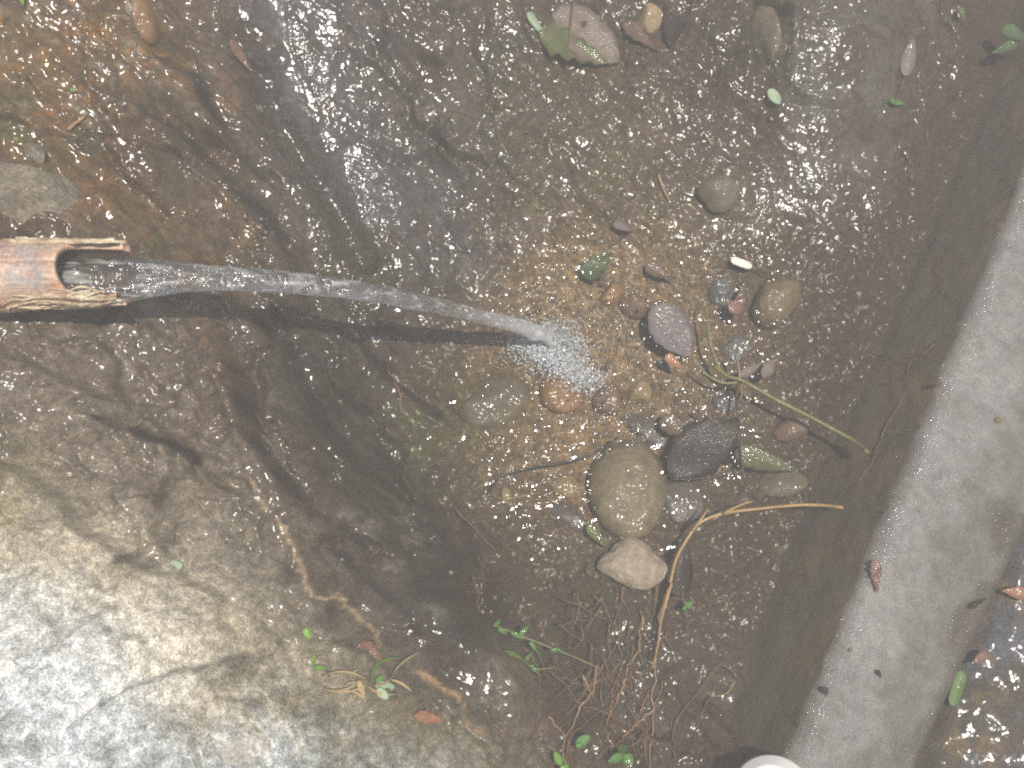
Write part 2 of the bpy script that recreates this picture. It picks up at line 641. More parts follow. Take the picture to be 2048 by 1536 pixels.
# less wet grey rock on the left and the dry slab
mid = np.clip(1.2 * blob(PX, PY, 120, 790, 300, 190) + blob(PX, PY, 330, 960, 200, 130), 0, 1)
lay_col(mid * (.5 + .4 * n_d), (.150, .134, .118))
lay_col(mid * .7 * sstep(.56, .7, n_b), (.19, .175, .165))
d1 = sstep(.25, .98, dry + .30 * fbm(GX, GY, 14, 4, 111))
lay_col(sstep(.02, .35, dry) * .85, (.160, .158, .128))
lay_col(sstep(.05, .4, dry) * .6 * sstep(.52, .68, n_b), (.11, .12, .075))
lay_col(sstep(.05, .4, dry) * .6 * sstep(.56, .70, n_d), (.215, .195, .165))
lay_col(d1 * (.6 + .4 * n_a), (.40, .42, .40))
pale = np.clip(1.3 * blob(PX, PY, 60, 1420, 420, 300) + blob(PX, PY, 490, 1480, 110, 90), 0, 1)  # pale dry rock, with the milky glare veil painted into its colour
lay_col(pale * sstep(.15, .45, n_d) * .95, (.76, .78, .77))
lay_col(d1 * .85 * sstep(.62, .74, n_c), (.56, .54, .50))
lay_col(d1 * .6 * sstep(.6, .76, n_b), (.25, .25, .17))
lay_col(d1 * .5 * sstep(.56, .7, nz(20, 4, 161)), (.30, .27, .24))
lay_col(sstep(.2, .6, dry) * .6 * sstep(.56, .72, nz(38, 4, 55)), (.24, .215, .16))
lay_col(blob(PX, PY, 330, 1470, 150, 70) * .6, (.19, .18, .14))
lay_col(blob(PX, PY, 40, 1020, 90, 110) * .45 * sstep(.35, .6, n_b), (.36, .37, .25))
lay_col(np.clip(1.2 * blob(PX, PY, 20, 1440, 330, 230), 0, 1) * sstep(.1, .45, .6 * n_d + .4 * n_c) * .9, (.84, .87, .88))  # same glare painted whiter over the bottom left corner
for q_ in LEDGES:  # recess grime, darkened to paint in the shade of deep ledges
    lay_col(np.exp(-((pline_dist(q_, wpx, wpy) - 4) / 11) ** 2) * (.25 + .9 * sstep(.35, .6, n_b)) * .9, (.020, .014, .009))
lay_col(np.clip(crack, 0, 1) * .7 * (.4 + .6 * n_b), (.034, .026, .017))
# pale mineral vein and orange edge
vj = 16 * fbm(GX, GY, 70, 3, 151)
lay_col(np.exp(-(pline_dist(VEIN, wpx + vj, wpy - vj) / 6) ** 2) * sstep(.38, .52, .5 * n_c + .5 * n_b) * .95, (.36, .30, .23))
lay_col(np.exp(-(pline_dist(EDGE, wpx + vj, wpy - vj) / 10) ** 2) * sstep(.38, .6, .5 * n_c + .5 * n_b), (.38, .28, .19))
lay_col(np.exp(-(pline_dist([(1020, 1330), (1075, 1440), (1085, 1540)], PX, PY) / 55) ** 2) * .6 * sstep(1105, 1060, PX), (.21, .20, .18))
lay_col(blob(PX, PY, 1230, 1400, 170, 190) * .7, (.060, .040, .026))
lay_col(np.where(far > 0, sstep(0, .3, far) * .8, 0), (.10, .085, .06))
cols *= (1 + .35 * fbm(GX, GY, 210, 2, 121))[..., None]
cols *= np.array((1.15, 1.0, .78)) * (1 - d1[..., None]) + np.array((.94, .97, .97)) * d1[..., None]
cols = np.clip(cols, .012, .85)

wet = np.clip(1 - sstep(.05, .45, dry + .25 * fbm(GX, GY, 12, 3, 131)) - .75 * mid * (.4 + .6 * n_d), 0, 1)
wet *= np.where(far > .1, .3, 1) * (1 - .85 * pool) * (1 - .6 * um)
flow = .5 + .5 * fbm(wx * 1.0 + wy * .35, wy * .28 - wx * .1, 34, 3, 141)
glint = np.clip((.12 + 1.7 * sstep(.47, .62, flow) * sstep(.36, .56, nz(12, 2, 142))) * (.18 + .9 * film + .9 * blob(PX, PY, 1680, 220, 190, 260) + .12 * um + .5 * blob(PX, PY, 1230, 700, 260, 300)
                + 1.6 * np.exp(-(pline_dist([(760, 1130), (860, 1270), (1010, 1390)], PX, PY) / 60) ** 2)
                + .3 * blob(PX, PY, 470, 780, 110, 200) + .45 * blob(PX, PY, 500, 50, 500, 60) - .4 * blob(PX, PY, 330, 330, 170, 150)
                - .25 * blob(PX, PY, 780, 880, 150, 110)), 0, 1)
streak = (np.exp(-(pline_dist([(570, 20), (620, 180), (650, 320), (730, 430)], wpx, wpy) / 62) ** 2) + 1.1 * np.exp(-(pline_dist([(1660, 0), (1735, 120), (1740, 230), (1590, 330), (1490, 460)], wpx, wpy) / 75) ** 2)
          + 1.2 * np.exp(-(pline_dist([(1000, 1400), (880, 1290), (800, 1160)], wpx, wpy) / 42) ** 2) + .5 * blob(PX, PY, 90, 130, 90, 70) + .5 * blob(PX, PY, 470, 700, 60, 120) + .4 * blob(PX, PY, 900, 250, 90, 120))
glint = np.clip(glint * (1 - np.clip(streak, 0, 1)) + streak * (.36 + .5 * sstep(.35, .6, flow)), 0, 1)


def grid_mesh(name, X, Y, ZZ):
    h, w = X.shape
    me = bpy.data.meshes.new(name)
    co = np.stack([X, Y, ZZ], -1).reshape(-1, 3).astype(np.float32)
    idx = np.arange(h * w).reshape(h, w)
    q = np.stack([idx[:-1, :-1], idx[:-1, 1:], idx[1:, 1:], idx[1:, :-1]], -1).reshape(-1, 4)
    me.vertices.add(len(co)); me.vertices.foreach_set('co', co.ravel())
    me.loops.add(q.size); me.loops.foreach_set('vertex_index', q.ravel().astype(np.int32))
    me.polygons.add(len(q)); me.polygons.foreach_set('loop_start', np.arange(0, q.size, 4, dtype=np.int32))
    me.polygons.foreach_set('use_smooth', np.ones(len(q), bool))
    me.update(calc_edges=True)
    return me


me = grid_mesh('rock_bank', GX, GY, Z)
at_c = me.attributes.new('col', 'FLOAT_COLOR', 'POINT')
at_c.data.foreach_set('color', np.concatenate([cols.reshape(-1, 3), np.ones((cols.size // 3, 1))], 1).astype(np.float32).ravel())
for nm, arr in (('wet', wet), ('glint', glint)):
    a_ = me.attributes.new(nm, 'FLOAT', 'POINT')
    a_.data.foreach_set('value', arr.astype(np.float32).ravel())

m_rock, nt, p = new_mat('wet_rock')
vec = objvec(nt)
ac = N(nt, 'ShaderNodeAttribute', attribute_name='col')
aw = N(nt, 'ShaderNodeAttribute', attribute_name='wet')
ag = N(nt, 'ShaderNodeAttribute', attribute_name='glint')
nf = noise(nt, vec, 520, 4, .7)
rf = ramp(nt, nf.outputs[0], [(.28, (.45, .45, .45)), (.5, (1, 1, 1)), (.72, (1.75, 1.7, 1.6))])
c = mixrgb(nt, ac.outputs[0], rf.outputs[0], 1.0, 'MULTIPLY')
nt.links.new(c, p.inputs['Base Color'])
mr = N(nt, 'ShaderNodeMapRange'); nt.links.new(aw.outputs['Fac'], mr.inputs[0])
mr.inputs[3].default_value = .92; mr.inputs[4].default_value = .55
nt.links.new(mr.outputs[0], p.inputs['Roughness'])
p.inputs['Specular IOR Level'].default_value = .25
nf2 = noise(nt, vec, 165, 6, .75)
rf2 = ramp(nt, nf2.outputs[0], [(.30, (.55, .53, .5)), (.5, (1, 1, 1)), (.70, (1.45, 1.42, 1.38))])
nf3 = noise(nt, vec, 800, 2, .6)
rf3 = ramp(nt, nf3.outputs[0], [(.62, (1, 1, 1)), (.72, (2.1, 2.0, 1.85))])
c2 = mixrgb(nt, mixrgb(nt, c, rf2.outputs[0], 1.0, 'MULTIPLY'), rf3.outputs[0], 1.0, 'MULTIPLY')
nt.links.new(c2, p.inputs['Base Color'])
nb = noise(nt, vec, 330, 6, .7)
nt.links.new(bump(nt, nb.outputs[0], .0034).outputs[0], p.inputs['Normal'])
nt.links.new(aw.outputs['Fac'], p.inputs['Coat Weight'])
p.inputs['Coat Roughness'].default_value = .19
p.inputs['Coat IOR'].default_value = 1.5
ng = noise(nt, vec, 185, 1.0, .5)
ng2 = noise(nt, vec, 75, 1.0, .5)
hg = math_node(nt, 'ADD', math_node(nt, 'MULTIPLY', ng.outputs[0], .0018), math_node(nt, 'MULTIPLY', ng2.outputs[0], .0052))
hg = math_node(nt, 'MULTIPLY', hg, math_node(nt, 'ADD', math_node(nt, 'MULTIPLY', ag.outputs['Fac'], .95), .07))
nt.links.new(bump(nt, hg, 1.0).outputs[0], p.inputs['Coat Normal'])
me.materials.append(m_rock)
bank = bpy.data.objects.new('rock_bank', me)
col.objects.link(bank)
bank['kind'] = 'structure'

# ------------------------------------------------------------------ pool water
wxs = np.arange(at(840, 700)[0], at(2048, 200)[0] + .08, .0024)
wys = np.arange(at(1200, 1536)[1] - .06, at(1900, -40)[1], .0024)
WXg, WYg = np.meshgrid(wxs, wys)
IMP = at(1112, 676, WATER)
rd = np.hypot(WXg - IMP[0], WYg - IMP[1])
calm = sstep(.27, .05, rd)
rip = .0019 * calm * sstep(.22, .02, rd) * np.sin(rd * 2 * math.pi / .014 + 6 * fbm(WXg, WYg, 14, 2, 201)) * sstep(0, .03, rd)
rip += (.00005 + .0028 * calm) * fbm(WXg, WYg, 62, 3, 202) + .0014 * sstep(.28, .06, rd) * fbm(WXg, WYg, 130, 2, 203)
rip += .006 * np.exp(-(rd / .018) ** 2)
mew = grid_mesh('pool_water', WXg, WYg, WATER + rip)
sw = wall_s(WXg, WYg)
m_water = bpy.data.materials.new('clear_water'); m_water.use_nodes = True
nt = m_water.node_tree
nt.nodes.clear()
out = nt.nodes.new('ShaderNodeOutputMaterial')
tr = nt.nodes.new('ShaderNodeBsdfTransparent'); tr.inputs[0].default_value = (.93, .93, .90, 1)
gl = nt.nodes.new('ShaderNodeBsdfGlossy'); gl.inputs['Roughness'].default_value = .10
fr = nt.nodes.new('ShaderNodeFresnel'); fr.inputs[0].default_value = 1.333
mx = nt.nodes.new('ShaderNodeMixShader')
vec = objvec(nt)
nw = noise(nt, vec, 105, 1, .5)
al = N(nt, 'ShaderNodeAttribute', attribute_name='lively')
bw = bump(nt, math_node(nt, 'MULTIPLY', nw.outputs[0], math_node(nt, 'MULTIPLY', al.outputs['Fac'], .0042)), 1.0)
nt.links.new(bw.outputs[0], gl.inputs['Normal']); nt.links.new(bw.outputs[0], fr.inputs['Normal'])
nt.links.new(fr.outputs[0], mx.inputs[0]); nt.links.new(tr.outputs[0], mx.inputs[1]); nt.links.new(gl.outputs[0], mx.inputs[2])
nt.links.new(mx.outputs[0], out.inputs[0])
WPX, WPY = project(WXg, WYg, WXg * 0)
lively = np.clip(1.15 * blob(WPX, WPY, 1270, 690, 330, 300) + .4 * blob(WPX, WPY, 1040, 950, 130, 170) + .2 * blob(WPX, WPY, 1300, 1000, 200, 130)
                 + .5 * blob(WPX, WPY, 1500, 430, 170, 160), 0, 1) * sstep(1690, 1540, WPX + .25 * (WPY - 700))
lively *= .35 + 1.0 * sstep(.35, .62, .5 + .5 * fbm(WXg, WYg, 22, 3, 207))
a_ = mew.attributes.new('lively', 'FLOAT', 'POINT')
a_.data.foreach_set('value', np.clip(lively, 0, 1).astype(np.float32).ravel())
mew.materials.append(m_water)
bm = bmesh.new(); bm.from_mesh(mew)
dele = [v_ for v_ in bm.verts if wall_s(v_.co.x, v_.co.y) > .006 - WTOP * BATTER]
bmesh.ops.delete(bm, geom=dele, context='VERTS')
bm.to_mesh(mew); bm.free()
pw = bpy.data.objects.new('pool_water', mew)
col.objects.link(pw)
pw['kind'] = 'structure'

# ------------------------------------------------------------------ concrete wall
m_conc, nt, p = new_mat('damp_concrete')
vec = objvec(nt)
geo = nt.nodes.new('ShaderNodeNewGeometry')
ac = N(nt, 'ShaderNodeAttribute', attribute_name='col')
aw = N(nt, 'ShaderNodeAttribute', attribute_name='wet')
n1 = noise(nt, vec, 620, 4, .7)
r1 = ramp(nt, n1.outputs[0], [(.28, (.45, .44, .42)), (.5, (1, 1, 1)), (.72, (1.5, 1.47, 1.4))])
nt.links.new(mixrgb(nt, ac.outputs[0], r1.outputs[0], 1.0, 'MULTIPLY'), p.inputs['Base Color'])
p.inputs['Roughness'].default_value = .8
nb = noise(nt, vec, 420, 4, .65)
nt.links.new(bump(nt, nb.outputs[0], .0024).outputs[0], p.inputs['Normal'])
nt.links.new(aw.outputs['Fac'], p.inputs['Coat Weight'])
p.inputs['Coat Roughness'].default_value = .1
n4 = noise(nt, vec, 300, 2, .5)
nt.links.new(bump(nt, n4.outputs[0], .0035).outputs[0], p.inputs['Coat Normal'])
ts = np.arange(-.60, 1.15, .0035)
# section: down the inner face, over the lip, across the top and into the outer toe
sec = [(0.0, z_) for z_ in np.linspace(-.09, WTOP - .008, 60)]
sec += [(.0012, WTOP - .0045), (.004, WTOP - .0018), (.008, WTOP - .0004)]
sec += [(s_, float(wall_profile(s_))) for s_ in np.linspace(.013, .145, 70)]
sec += [(.150, .0), (.152, -.05)]
sec = np.array(sec)
TT, SI = np.meshgrid(ts, np.arange(len(sec)), indexing='ij')
S_, Zs = sec[SI, 0], sec[SI, 1]
face = (S_ < .0008) & (Zs < WTOP - .006)
arc = np.where(face, Zs - WTOP, S_)
rough_n = fbm(TT, arc, 55, 4, 301) * .0028 + fbm(TT, arc, 18, 2, 302) * .004
lipw = np.exp(-((S_ - .002) / .010) ** 2) * np.where(Zs > WTOP - .02, 1, 0)
Sx = S_ + np.where(face, -1, 0) * np.abs(rough_n) + np.minimum(Zs - WTOP, 0) * BATTER * (S_ < .0008) + lipw * .0018 * fbm(TT, arc, 60, 3, 303)
Zx = Zs + np.where(face, 0, 1) * rough_n * .6
WLEN = float(np.linalg.norm((WB - WA)[:2]))
WF = lambda t_: np.clip(1 + .55 * (1 - t_ / WLEN), 1.0, 1.9)
Sx = np.where(Sx > .02, .02 + (Sx - .02) * WF(TT), Sx)
Xw = WA[0] + wd[0] * TT + wnrm[0] * Sx
Yw = WA[1] + wd[1] * TT + wnrm[1] * Sx
mewall = grid_mesh('concrete_wall', Xw, Yw, Zx)
cw = np.zeros(Xw.shape + (3,))
cw[:] = (.245, .238, .22)
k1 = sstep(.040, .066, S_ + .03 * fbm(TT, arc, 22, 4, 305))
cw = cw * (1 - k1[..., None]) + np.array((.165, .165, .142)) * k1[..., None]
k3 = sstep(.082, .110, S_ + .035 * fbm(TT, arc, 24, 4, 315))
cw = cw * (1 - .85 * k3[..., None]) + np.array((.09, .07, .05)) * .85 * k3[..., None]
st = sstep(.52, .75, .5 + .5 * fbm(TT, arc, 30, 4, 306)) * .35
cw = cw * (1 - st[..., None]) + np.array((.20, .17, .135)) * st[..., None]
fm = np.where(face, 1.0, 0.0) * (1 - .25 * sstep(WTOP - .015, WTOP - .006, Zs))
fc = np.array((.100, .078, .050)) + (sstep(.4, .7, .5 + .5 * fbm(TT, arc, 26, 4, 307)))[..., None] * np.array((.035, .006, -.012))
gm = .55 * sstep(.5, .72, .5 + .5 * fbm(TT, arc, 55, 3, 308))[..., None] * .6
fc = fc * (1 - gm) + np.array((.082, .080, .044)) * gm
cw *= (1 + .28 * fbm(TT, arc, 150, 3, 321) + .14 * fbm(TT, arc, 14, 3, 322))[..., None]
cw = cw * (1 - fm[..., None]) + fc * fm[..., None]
ww = np.where(face, .45, 0) + .9 * lipw * sstep(.4, .6, .5 + .5 * fbm(TT, arc, 40, 2, 309)) + .12 * sstep(.1, .02, S_) * np.where(face, 0, 1) + .35 * k3
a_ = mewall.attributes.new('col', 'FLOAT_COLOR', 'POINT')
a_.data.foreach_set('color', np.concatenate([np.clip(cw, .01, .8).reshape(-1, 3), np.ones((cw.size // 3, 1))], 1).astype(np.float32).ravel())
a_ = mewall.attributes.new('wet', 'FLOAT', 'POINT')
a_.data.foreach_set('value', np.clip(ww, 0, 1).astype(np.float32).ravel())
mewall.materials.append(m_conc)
bm = bmesh.new(); bm.from_mesh(mewall); bmesh.ops.recalc_face_normals(bm, faces=bm.faces); bm.to_mesh(mewall); bm.free()
wall = bpy.data.objects.new('concrete_wall', mewall)
col.objects.link(wall)
tag(wall, 'low grey concrete wall with a dark mossy inner face along the pool', 'wall')

# outer wet ground beyond the wall
tg, sg = np.meshgrid(np.arange(-.60, 1.15, .004), np.r_[np.arange(.095, .50, .004), np.linspace(.52, 3, 24)], indexing='ij')
zg = .052 + .012 * fbm(tg, sg, 14, 4, 401) + .006 * fbm(tg, sg, 50, 3, 402) - .02 * sstep(.16, .3, sg)
zg = zg - .012 * sstep(.132, .104, sg)
sgx = sg + (WF(tg) - 1) * .10
meg = grid_mesh('wet_ground', WA[0] + wd[0] * tg + wnrm[0] * sgx, WA[1] + wd[1] * tg + wnrm[1] * sgx, zg)
cg = np.zeros(tg.shape + (3,)); cg[:] = (.085, .066, .046)
kk = sstep(.45, .65, .5 + .5 * fbm(tg, sg, 22, 4, 403))[..., None]
cg = cg * (1 - kk) + np.array((.10, .10, .105)) * kk
kk = sstep(.58, .7, .5 + .5 * fbm(tg, sg, 45, 3, 404))[..., None]
cg = cg * (1 - kk) + np.array((.15, .10, .05)) * kk
a_ = meg.attributes.new('col', 'FLOAT_COLOR', 'POINT')
a_.data.foreach_set('color', np.concatenate([cg.reshape(-1, 3), np.ones((cg.size // 3, 1))], 1).astype(np.float32).ravel())
for nm, vv in (('wet', 1.0), ('glint', .35)):
    a_ = meg.attributes.new(nm, 'FLOAT', 'POINT')
    a_.data.foreach_set('value', np.full(tg.size, vv, np.float32))
meg.materials.append(m_rock)
bm = bmesh.new(); bm.from_mesh(meg); bmesh.ops.recalc_face_normals(bm, faces=bm.faces)
if sum(f_.normal.z for f_ in list(bm.faces)[:200]) < 0:
    bmesh.ops.reverse_faces(bm, faces=bm.faces)
bm.to_mesh(meg); bm.free()
og = bpy.data.objects.new('wet_ground', meg)
col.objects.link(og)
og['kind'] = 'structure'


def outer_hit(px, py):
    for z_ in np.linspace(.10, .0, 70):
        q = at(px, py, z_)
        s_ = wall_s(q[0], q[1])
        wf_ = float(WF((q[0] - WA[0]) * wd[0] + (q[1] - WA[1]) * wd[1]))
        s_ = .02 + (s_ - .02) / wf_
        hgt = max(float(wall_profile(s_)), .058 - .02 * float(sstep(.16, .3, s_)) - .012 * float(sstep(.132, .104, s_)))
        if hgt >= z_:
            return q
    return at(px, py, .1)


# ------------------------------------------------------------------ wooden spout and water jet
m_wood, nt, p = new_mat('peeled_wood')
vec = objvec(nt)
mp = N(nt, 'ShaderNodeMapping'); mp.inputs['Scale'].default_value = (14, 70, 70)
nt.links.new(vec, mp.inputs[0])
n1 = noise(nt, mp.outputs[0], 1.0, 5, .65, .4)
r1 = ramp(nt, n1.outputs[0], [(.28, (.20, .10, .055)), (.43, (.48, .26, .15)), (.58, (.60, .39, .26)), (.74, (.70, .57, .42))])
n2 = noise(nt, vec, 38, 4, .6)
r2 = ramp(nt, n2.outputs[0], [(.46, (0, 0, 0)), (.6, (1, 1, 1))])
sx = N(nt, 'ShaderNodeSeparateXYZ'); nt.links.new(vec, sx.inputs[0])
g1 = N(nt, 'ShaderNodeMapRange'); nt.links.new(sx.outputs[0], g1.inputs[0])
g1.inputs[1].default_value = -.115; g1.inputs[2].default_value = -.085
g2 = N(nt, 'ShaderNodeMapRange'); nt.links.new(sx.outputs[0], g2.inputs[0])
g2.inputs[1].default_value = -.045; g2.inputs[2].default_value = -.06
gz = N(nt, 'ShaderNodeMapRange'); nt.links.new(sx.outputs[2], gz.inputs[0])
gz.inputs[1].default_value = .012; gz.inputs[2].default_value = .026
gg = math_node(nt, 'MULTIPLY', math_node(nt, 'MULTIPLY', g1.outputs[0], g2.outputs[0]), gz.outputs[0])
c = mixrgb(nt, r1.outputs[0], (.30, .28, .27), math_node(nt, 'MULTIPLY', gg, math_node(nt, 'ADD', math_node(nt, 'MULTIPLY', r2.outputs[0], .6), .35)))
n3 = noise(nt, vec, 300, 3, .6)
r3 = ramp(nt, n3.outputs[0], [(.3, (.7, .7, .7)), (.7, (1.3, 1.3, 1.3))])
nt.links.new(mixrgb(nt, c, r3.outputs[0], 1.0, 'MULTIPLY'), p.inputs['Base Color'])
p.inputs['Roughness'].default_value = .55
p.inputs['Coat Weight'].default_value = .25
p.inputs['Coat Roughness'].default_value = .2
nt.links.new(bump(nt, n1.outputs[0], .004).outputs[0], p.inputs['Normal'])

SP0, SP1 = at(-420, 562, .290), at(243, 548, .268)       # axis of the spout, lip at SP1
sax = SP1 - SP0
SL = np.linalg.norm(sax); sax /= SL
side = np.cross(sax, [0, 0, 1.0]); side /= np.linalg.norm(side)   # towards the viewer side
up = np.cross(side, sax)
L0 = SL - .050                                              # where the notch starts


def notch(uu):
    t = (uu - L0) / (SL - L0)
    return 0.0 if t <= 0 else R(66) * min(1, t * 4.0) ** .5 + R(10) * t


def srad(uu):
    return .0325 - .0050 * (uu / SL) ** 6 + .0012 * math.sin(uu * 47)


nu, nphi = 110, 44
us = np.r_[np.linspace(0, L0 - .001, 50), np.linspace(L0, SL, nu - 50)]
V, F = [], []
for shell in (0, 1):
    for k, uu in enumerate(us):
        ph0 = notch(uu)
        for j in range(nphi):
            ph = ph0 + (2 * math.pi - 2 * ph0) * j / (nphi - 1)
            r = srad(uu) - (.006 if shell else 0)
            nn = float(fbm(np.array(uu), np.array(math.sin(ph) * .03 + math.cos(ph) * .011), 60, 3, 501))
            r += .0016 * nn if not shell else 0
            uo = uu
            if k == nu - 1:                                # ragged, slanting lip
                uo = uu - .010 * (1 - math.cos(ph)) * .5 * 0 + .004 * math.sin(ph * 3) + .002 * math.sin(ph * 11 + 1)
            V.append(SP0 + sax * uo + r * (math.cos(ph) * up + math.sin(ph) * side))
n1_ = nu * nphi
for k in range(nu - 1):
    for j in range(nphi - 1):
        a = k * nphi + j
        F.append((a, a + 1, a + nphi + 1, a + nphi))
        b = a + n1_
        F.append((b, b + nphi, b + nphi + 1, b + 1))
    for j in (0, nphi - 1):                                # cut edges
        a = k * nphi + j; b = a + n1_
        F.append((a, a + nphi, b + nphi, b) if j == 0 else (a, b, b + nphi, a + nphi))
for j in range(nphi - 1):
    a = (nu - 1) * nphi + j
    F.append((a, a + 1, a + 1 + n1_, a + n1_))
rt = np.array(at(243, 548, .268))
spout = empty('wooden_spout', rt)
tag(spout, 'orange brown hollow wooden spout with a scooped notch pouring water', 'spout')
pipe = mesh_obj('pipe', V, F, m_wood, spout, rt)
m_in = surface_mat('wet_inner_wood', (.075, .045, .026), (.13, .08, .048), 60, .6, .5, .001, 200, .3)
pipe.data.materials.append(m_in)
for pl in pipe.data.polygons:
    if all(v_ >= n1_ for v_ in pl.vertices):
        pl.material_index = 1

m_fib = surface_mat('frayed_bark', (.22, .12, .06), (.50, .38, .24), 60, .3, .7, .002, 260, .35, c3=(.68, .58, .42))


def bark_strip(u0, u1, ph, w, h, seed):
    rr = np.random.default_rng(seed)
    n = 22
    V, F = [], []
    for k in range(n):
        t = k / (n - 1)
        uu = u0 + (u1 - u0) * t
        ww = w * (math.sin(math.pi * min(max(t, .04), .96)) ** .5) * (.75 + .5 * rr.random())
        ph_ = ph + .10 * math.sin(5 * t + seed)
        r = srad(min(uu, SL)) + .0008
        for dp, dr in ((-ww, -.001), (-ww * .6, h * .7), (0, h * (.7 + .5 * rr.random())), (ww * .6, h * .6), (ww, -.001)):
            a = ph_ + dp / r
            V.append(SP0 + sax * uu + (r + dr) * (math.cos(a) * up + math.sin(a) * side))
    for k in range(n - 1):
        for j in range(4):
            a = k * 5 + j
            F.append((a, a + 1, a + 6, a + 5))
        F.append((k * 5 + 4, k * 5, k * 5 + 5, k * 5 + 9))
    return V, F


for i in range(30):
    sd_i = -1 if i % 2 else 1
    u0 = -rng.uniform(.03, .1); u1 = min(u0 + rng.uniform(.025, .07), .004)
    V, F = bark_strip(SL + u0, SL + u1, R(sd_i * rng.uniform(48, 100)), rng.uniform(.0006, .0018), rng.uniform(.0012, .0034), 200 + i)
    mesh_obj('bark_strip', V, F, m_fib, spout, rt)
for i, (u0, u1, ph, w, h) in enumerate([(-.092, -.004, -62, .0045, .0035), (-.085, -.010, -74, .0035, .003), (-.098, -.030, -50, .003, .0028),
                                        (-.060, .004, -84, .003, .003), (-.080, -.020, -92, .003, .0025),
                                        (-.078, .000, 66, .004, .003), (-.070, -.002, 80, .0035, .0025), (-.088, -.02, 58, .0022, .002), (-.05, .006, 96, .003, .002)]):
    V, F = bark_strip(SL + u0, SL + u1, R(ph), w, h, 30 + i)
    mesh_obj('bark_strip', V, F, m_fib, spout, rt)

# jet
m_jet = bpy.data.materials.new('jet_water'); m_jet.use_nodes = True
nt = m_jet.node_tree; nt.nodes.clear()
out = nt.nodes.new('ShaderNodeOutputMaterial')
gs = nt.nodes.new('ShaderNodeBsdfGlass'); gs.inputs['IOR'].default_value = 1.333; gs.inputs['Roughness'].default_value = .03
gs.inputs['Color'].default_value = (.96, .97, .97, 1)
vec = objvec(nt)
mp = N(nt, 'ShaderNodeMapping'); mp.inputs['Scale'].default_value = (16, 130, 130); nt.links.new(vec, mp.inputs[0])
nj = noise(nt, mp.outputs[0], 1.0, 3, .55)
nj2 = noise(nt, vec, 85, 1, .5)
hj = math_node(nt, 'ADD', nj.outputs[0], math_node(nt, 'MULTIPLY', nj2.outputs[0], .7))
bj = bump(nt, hj, .0016)
nt.links.new(bj.outputs[0], gs.inputs['Normal'])
df = nt.nodes.new('ShaderNodeBsdfDiffuse'); df.inputs[0].default_value = (.80, .80, .79, 1)
ms = nt.nodes.new('ShaderNodeMixShader')
rj = ramp(nt, nj.outputs[0], [(.52, (.05, .05, .05)), (.66, (.50, .50, .50))])
sxj = N(nt, 'ShaderNodeSeparateXYZ'); nt.links.new(vec, sxj.inputs[0])
mrj = N(nt, 'ShaderNodeMapRange'); nt.links.new(sxj.outputs[0], mrj.inputs[0])
mrj.inputs[1].default_value = .30; mrj.inputs[2].default_value = .40; mrj.inputs[4].default_value = .45
nt.links.new(math_node(nt, 'ADD', rj.outputs[0], mrj.outputs[0]), ms.inputs[0]); nt.links.new(gs.outputs[0], ms.inputs[1]); nt.links.new(df.outputs[0], ms.inputs[2])
tj = nt.nodes.new('ShaderNodeBsdfTransparent'); tj.inputs[0].default_value = (.97, .97, .96, 1)
ms2 = nt.nodes.new('ShaderNodeMixShader'); ms2.inputs[0].default_value = .34
nt.links.new(ms.outputs[0], ms2.inputs[1]); nt.links.new(tj.outputs[0], ms2.inputs[2])
gj = nt.nodes.new('ShaderNodeBsdfGlossy'); gj.inputs['Roughness'].default_value = .16
bj2 = bump(nt, math_node(nt, 'ADD', nj2.outputs[0], math_node(nt, 'MULTIPLY', nj.outputs[0], .5)), .0085)
nt.links.new(bj2.outputs[0], gj.inputs['Normal'])
ms3 = nt.nodes.new('ShaderNodeMixShader'); ms3.inputs[0].default_value = .06
nt.links.new(ms2.outputs[0], ms3.inputs[1]); nt.links.new(gj.outputs[0], ms3.inputs[2])
nt.links.new(ms3.outputs[0], out.inputs[0])

J0 = SP1 - up * .012
JD = IMP - J0 - np.array([0, 0, .004])
hd = np.array([JD[0], JD[1], 0]); hl = np.linalg.norm(hd); hd /= hl
jside = np.cross(hd, [0, 0, 1.0])
nj_, ns_ = 190, 36
V, F = [], []
for k in range(nj_):
    t = -.15 + 1.15 * k / (nj_ - 1)
    if t < 0:
        c0 = SP1 + sax * (t * hl) - up * .012
        ctr = c0
        T = sax
    else:
        ctr = J0 + hd * hl * t + np.array([0, 0, JD[2] * (.10 * t + .90 * t * t)])
        T = hd * hl + np.array([0, 0, JD[2] * (.10 + 1.8 * t)])
        T = T / np.linalg.norm(T)
    upk = np.cross(jside, T); upk /= np.linalg.norm(upk)
    if upk[2] < 0:
        upk = -upk
    m_ = sstep(-.01, .13, t)
    hw = np.interp(t, [-.1, 0, .05, .12, .18, .4, .6, .8, .92, 1.0], [.0235, .0235, .0200, .0150, .0125, .0110, .0096, .0080, .0092, .0150])
    th = np.interp(t, [-.1, 0, .1, .2, .5, .8, .93, 1.0], [.012, .011, .009, .0095, .0085, .0065, .0065, .007])
    for j in range(ns_):
        a = 2 * math.pi * j / ns_
        ca, sa = math.cos(a), math.sin(a)
        zz = sa * th
        if sa < 0:
            zz = sa * th * (1.0 + .2 * (1 - m_))
        wob = 1 + (.10 * sstep(.15, 1.0, t) * 3.2 + .5 * sstep(.88, 1.0, t)) * float(fbm(np.array(t * hl), np.array(.01 * math.cos(a + 5 * t)), 60, 3, 601))
        dz = .0016 * float(fbm(np.array(t * hl * .8), np.array(.016 * ca), 130, 2, 602)) * (.6 + 1.4 * abs(t - .3))
        V.append(ctr + jside * (ca * hw * wob) + upk * (zz * wob + dz))
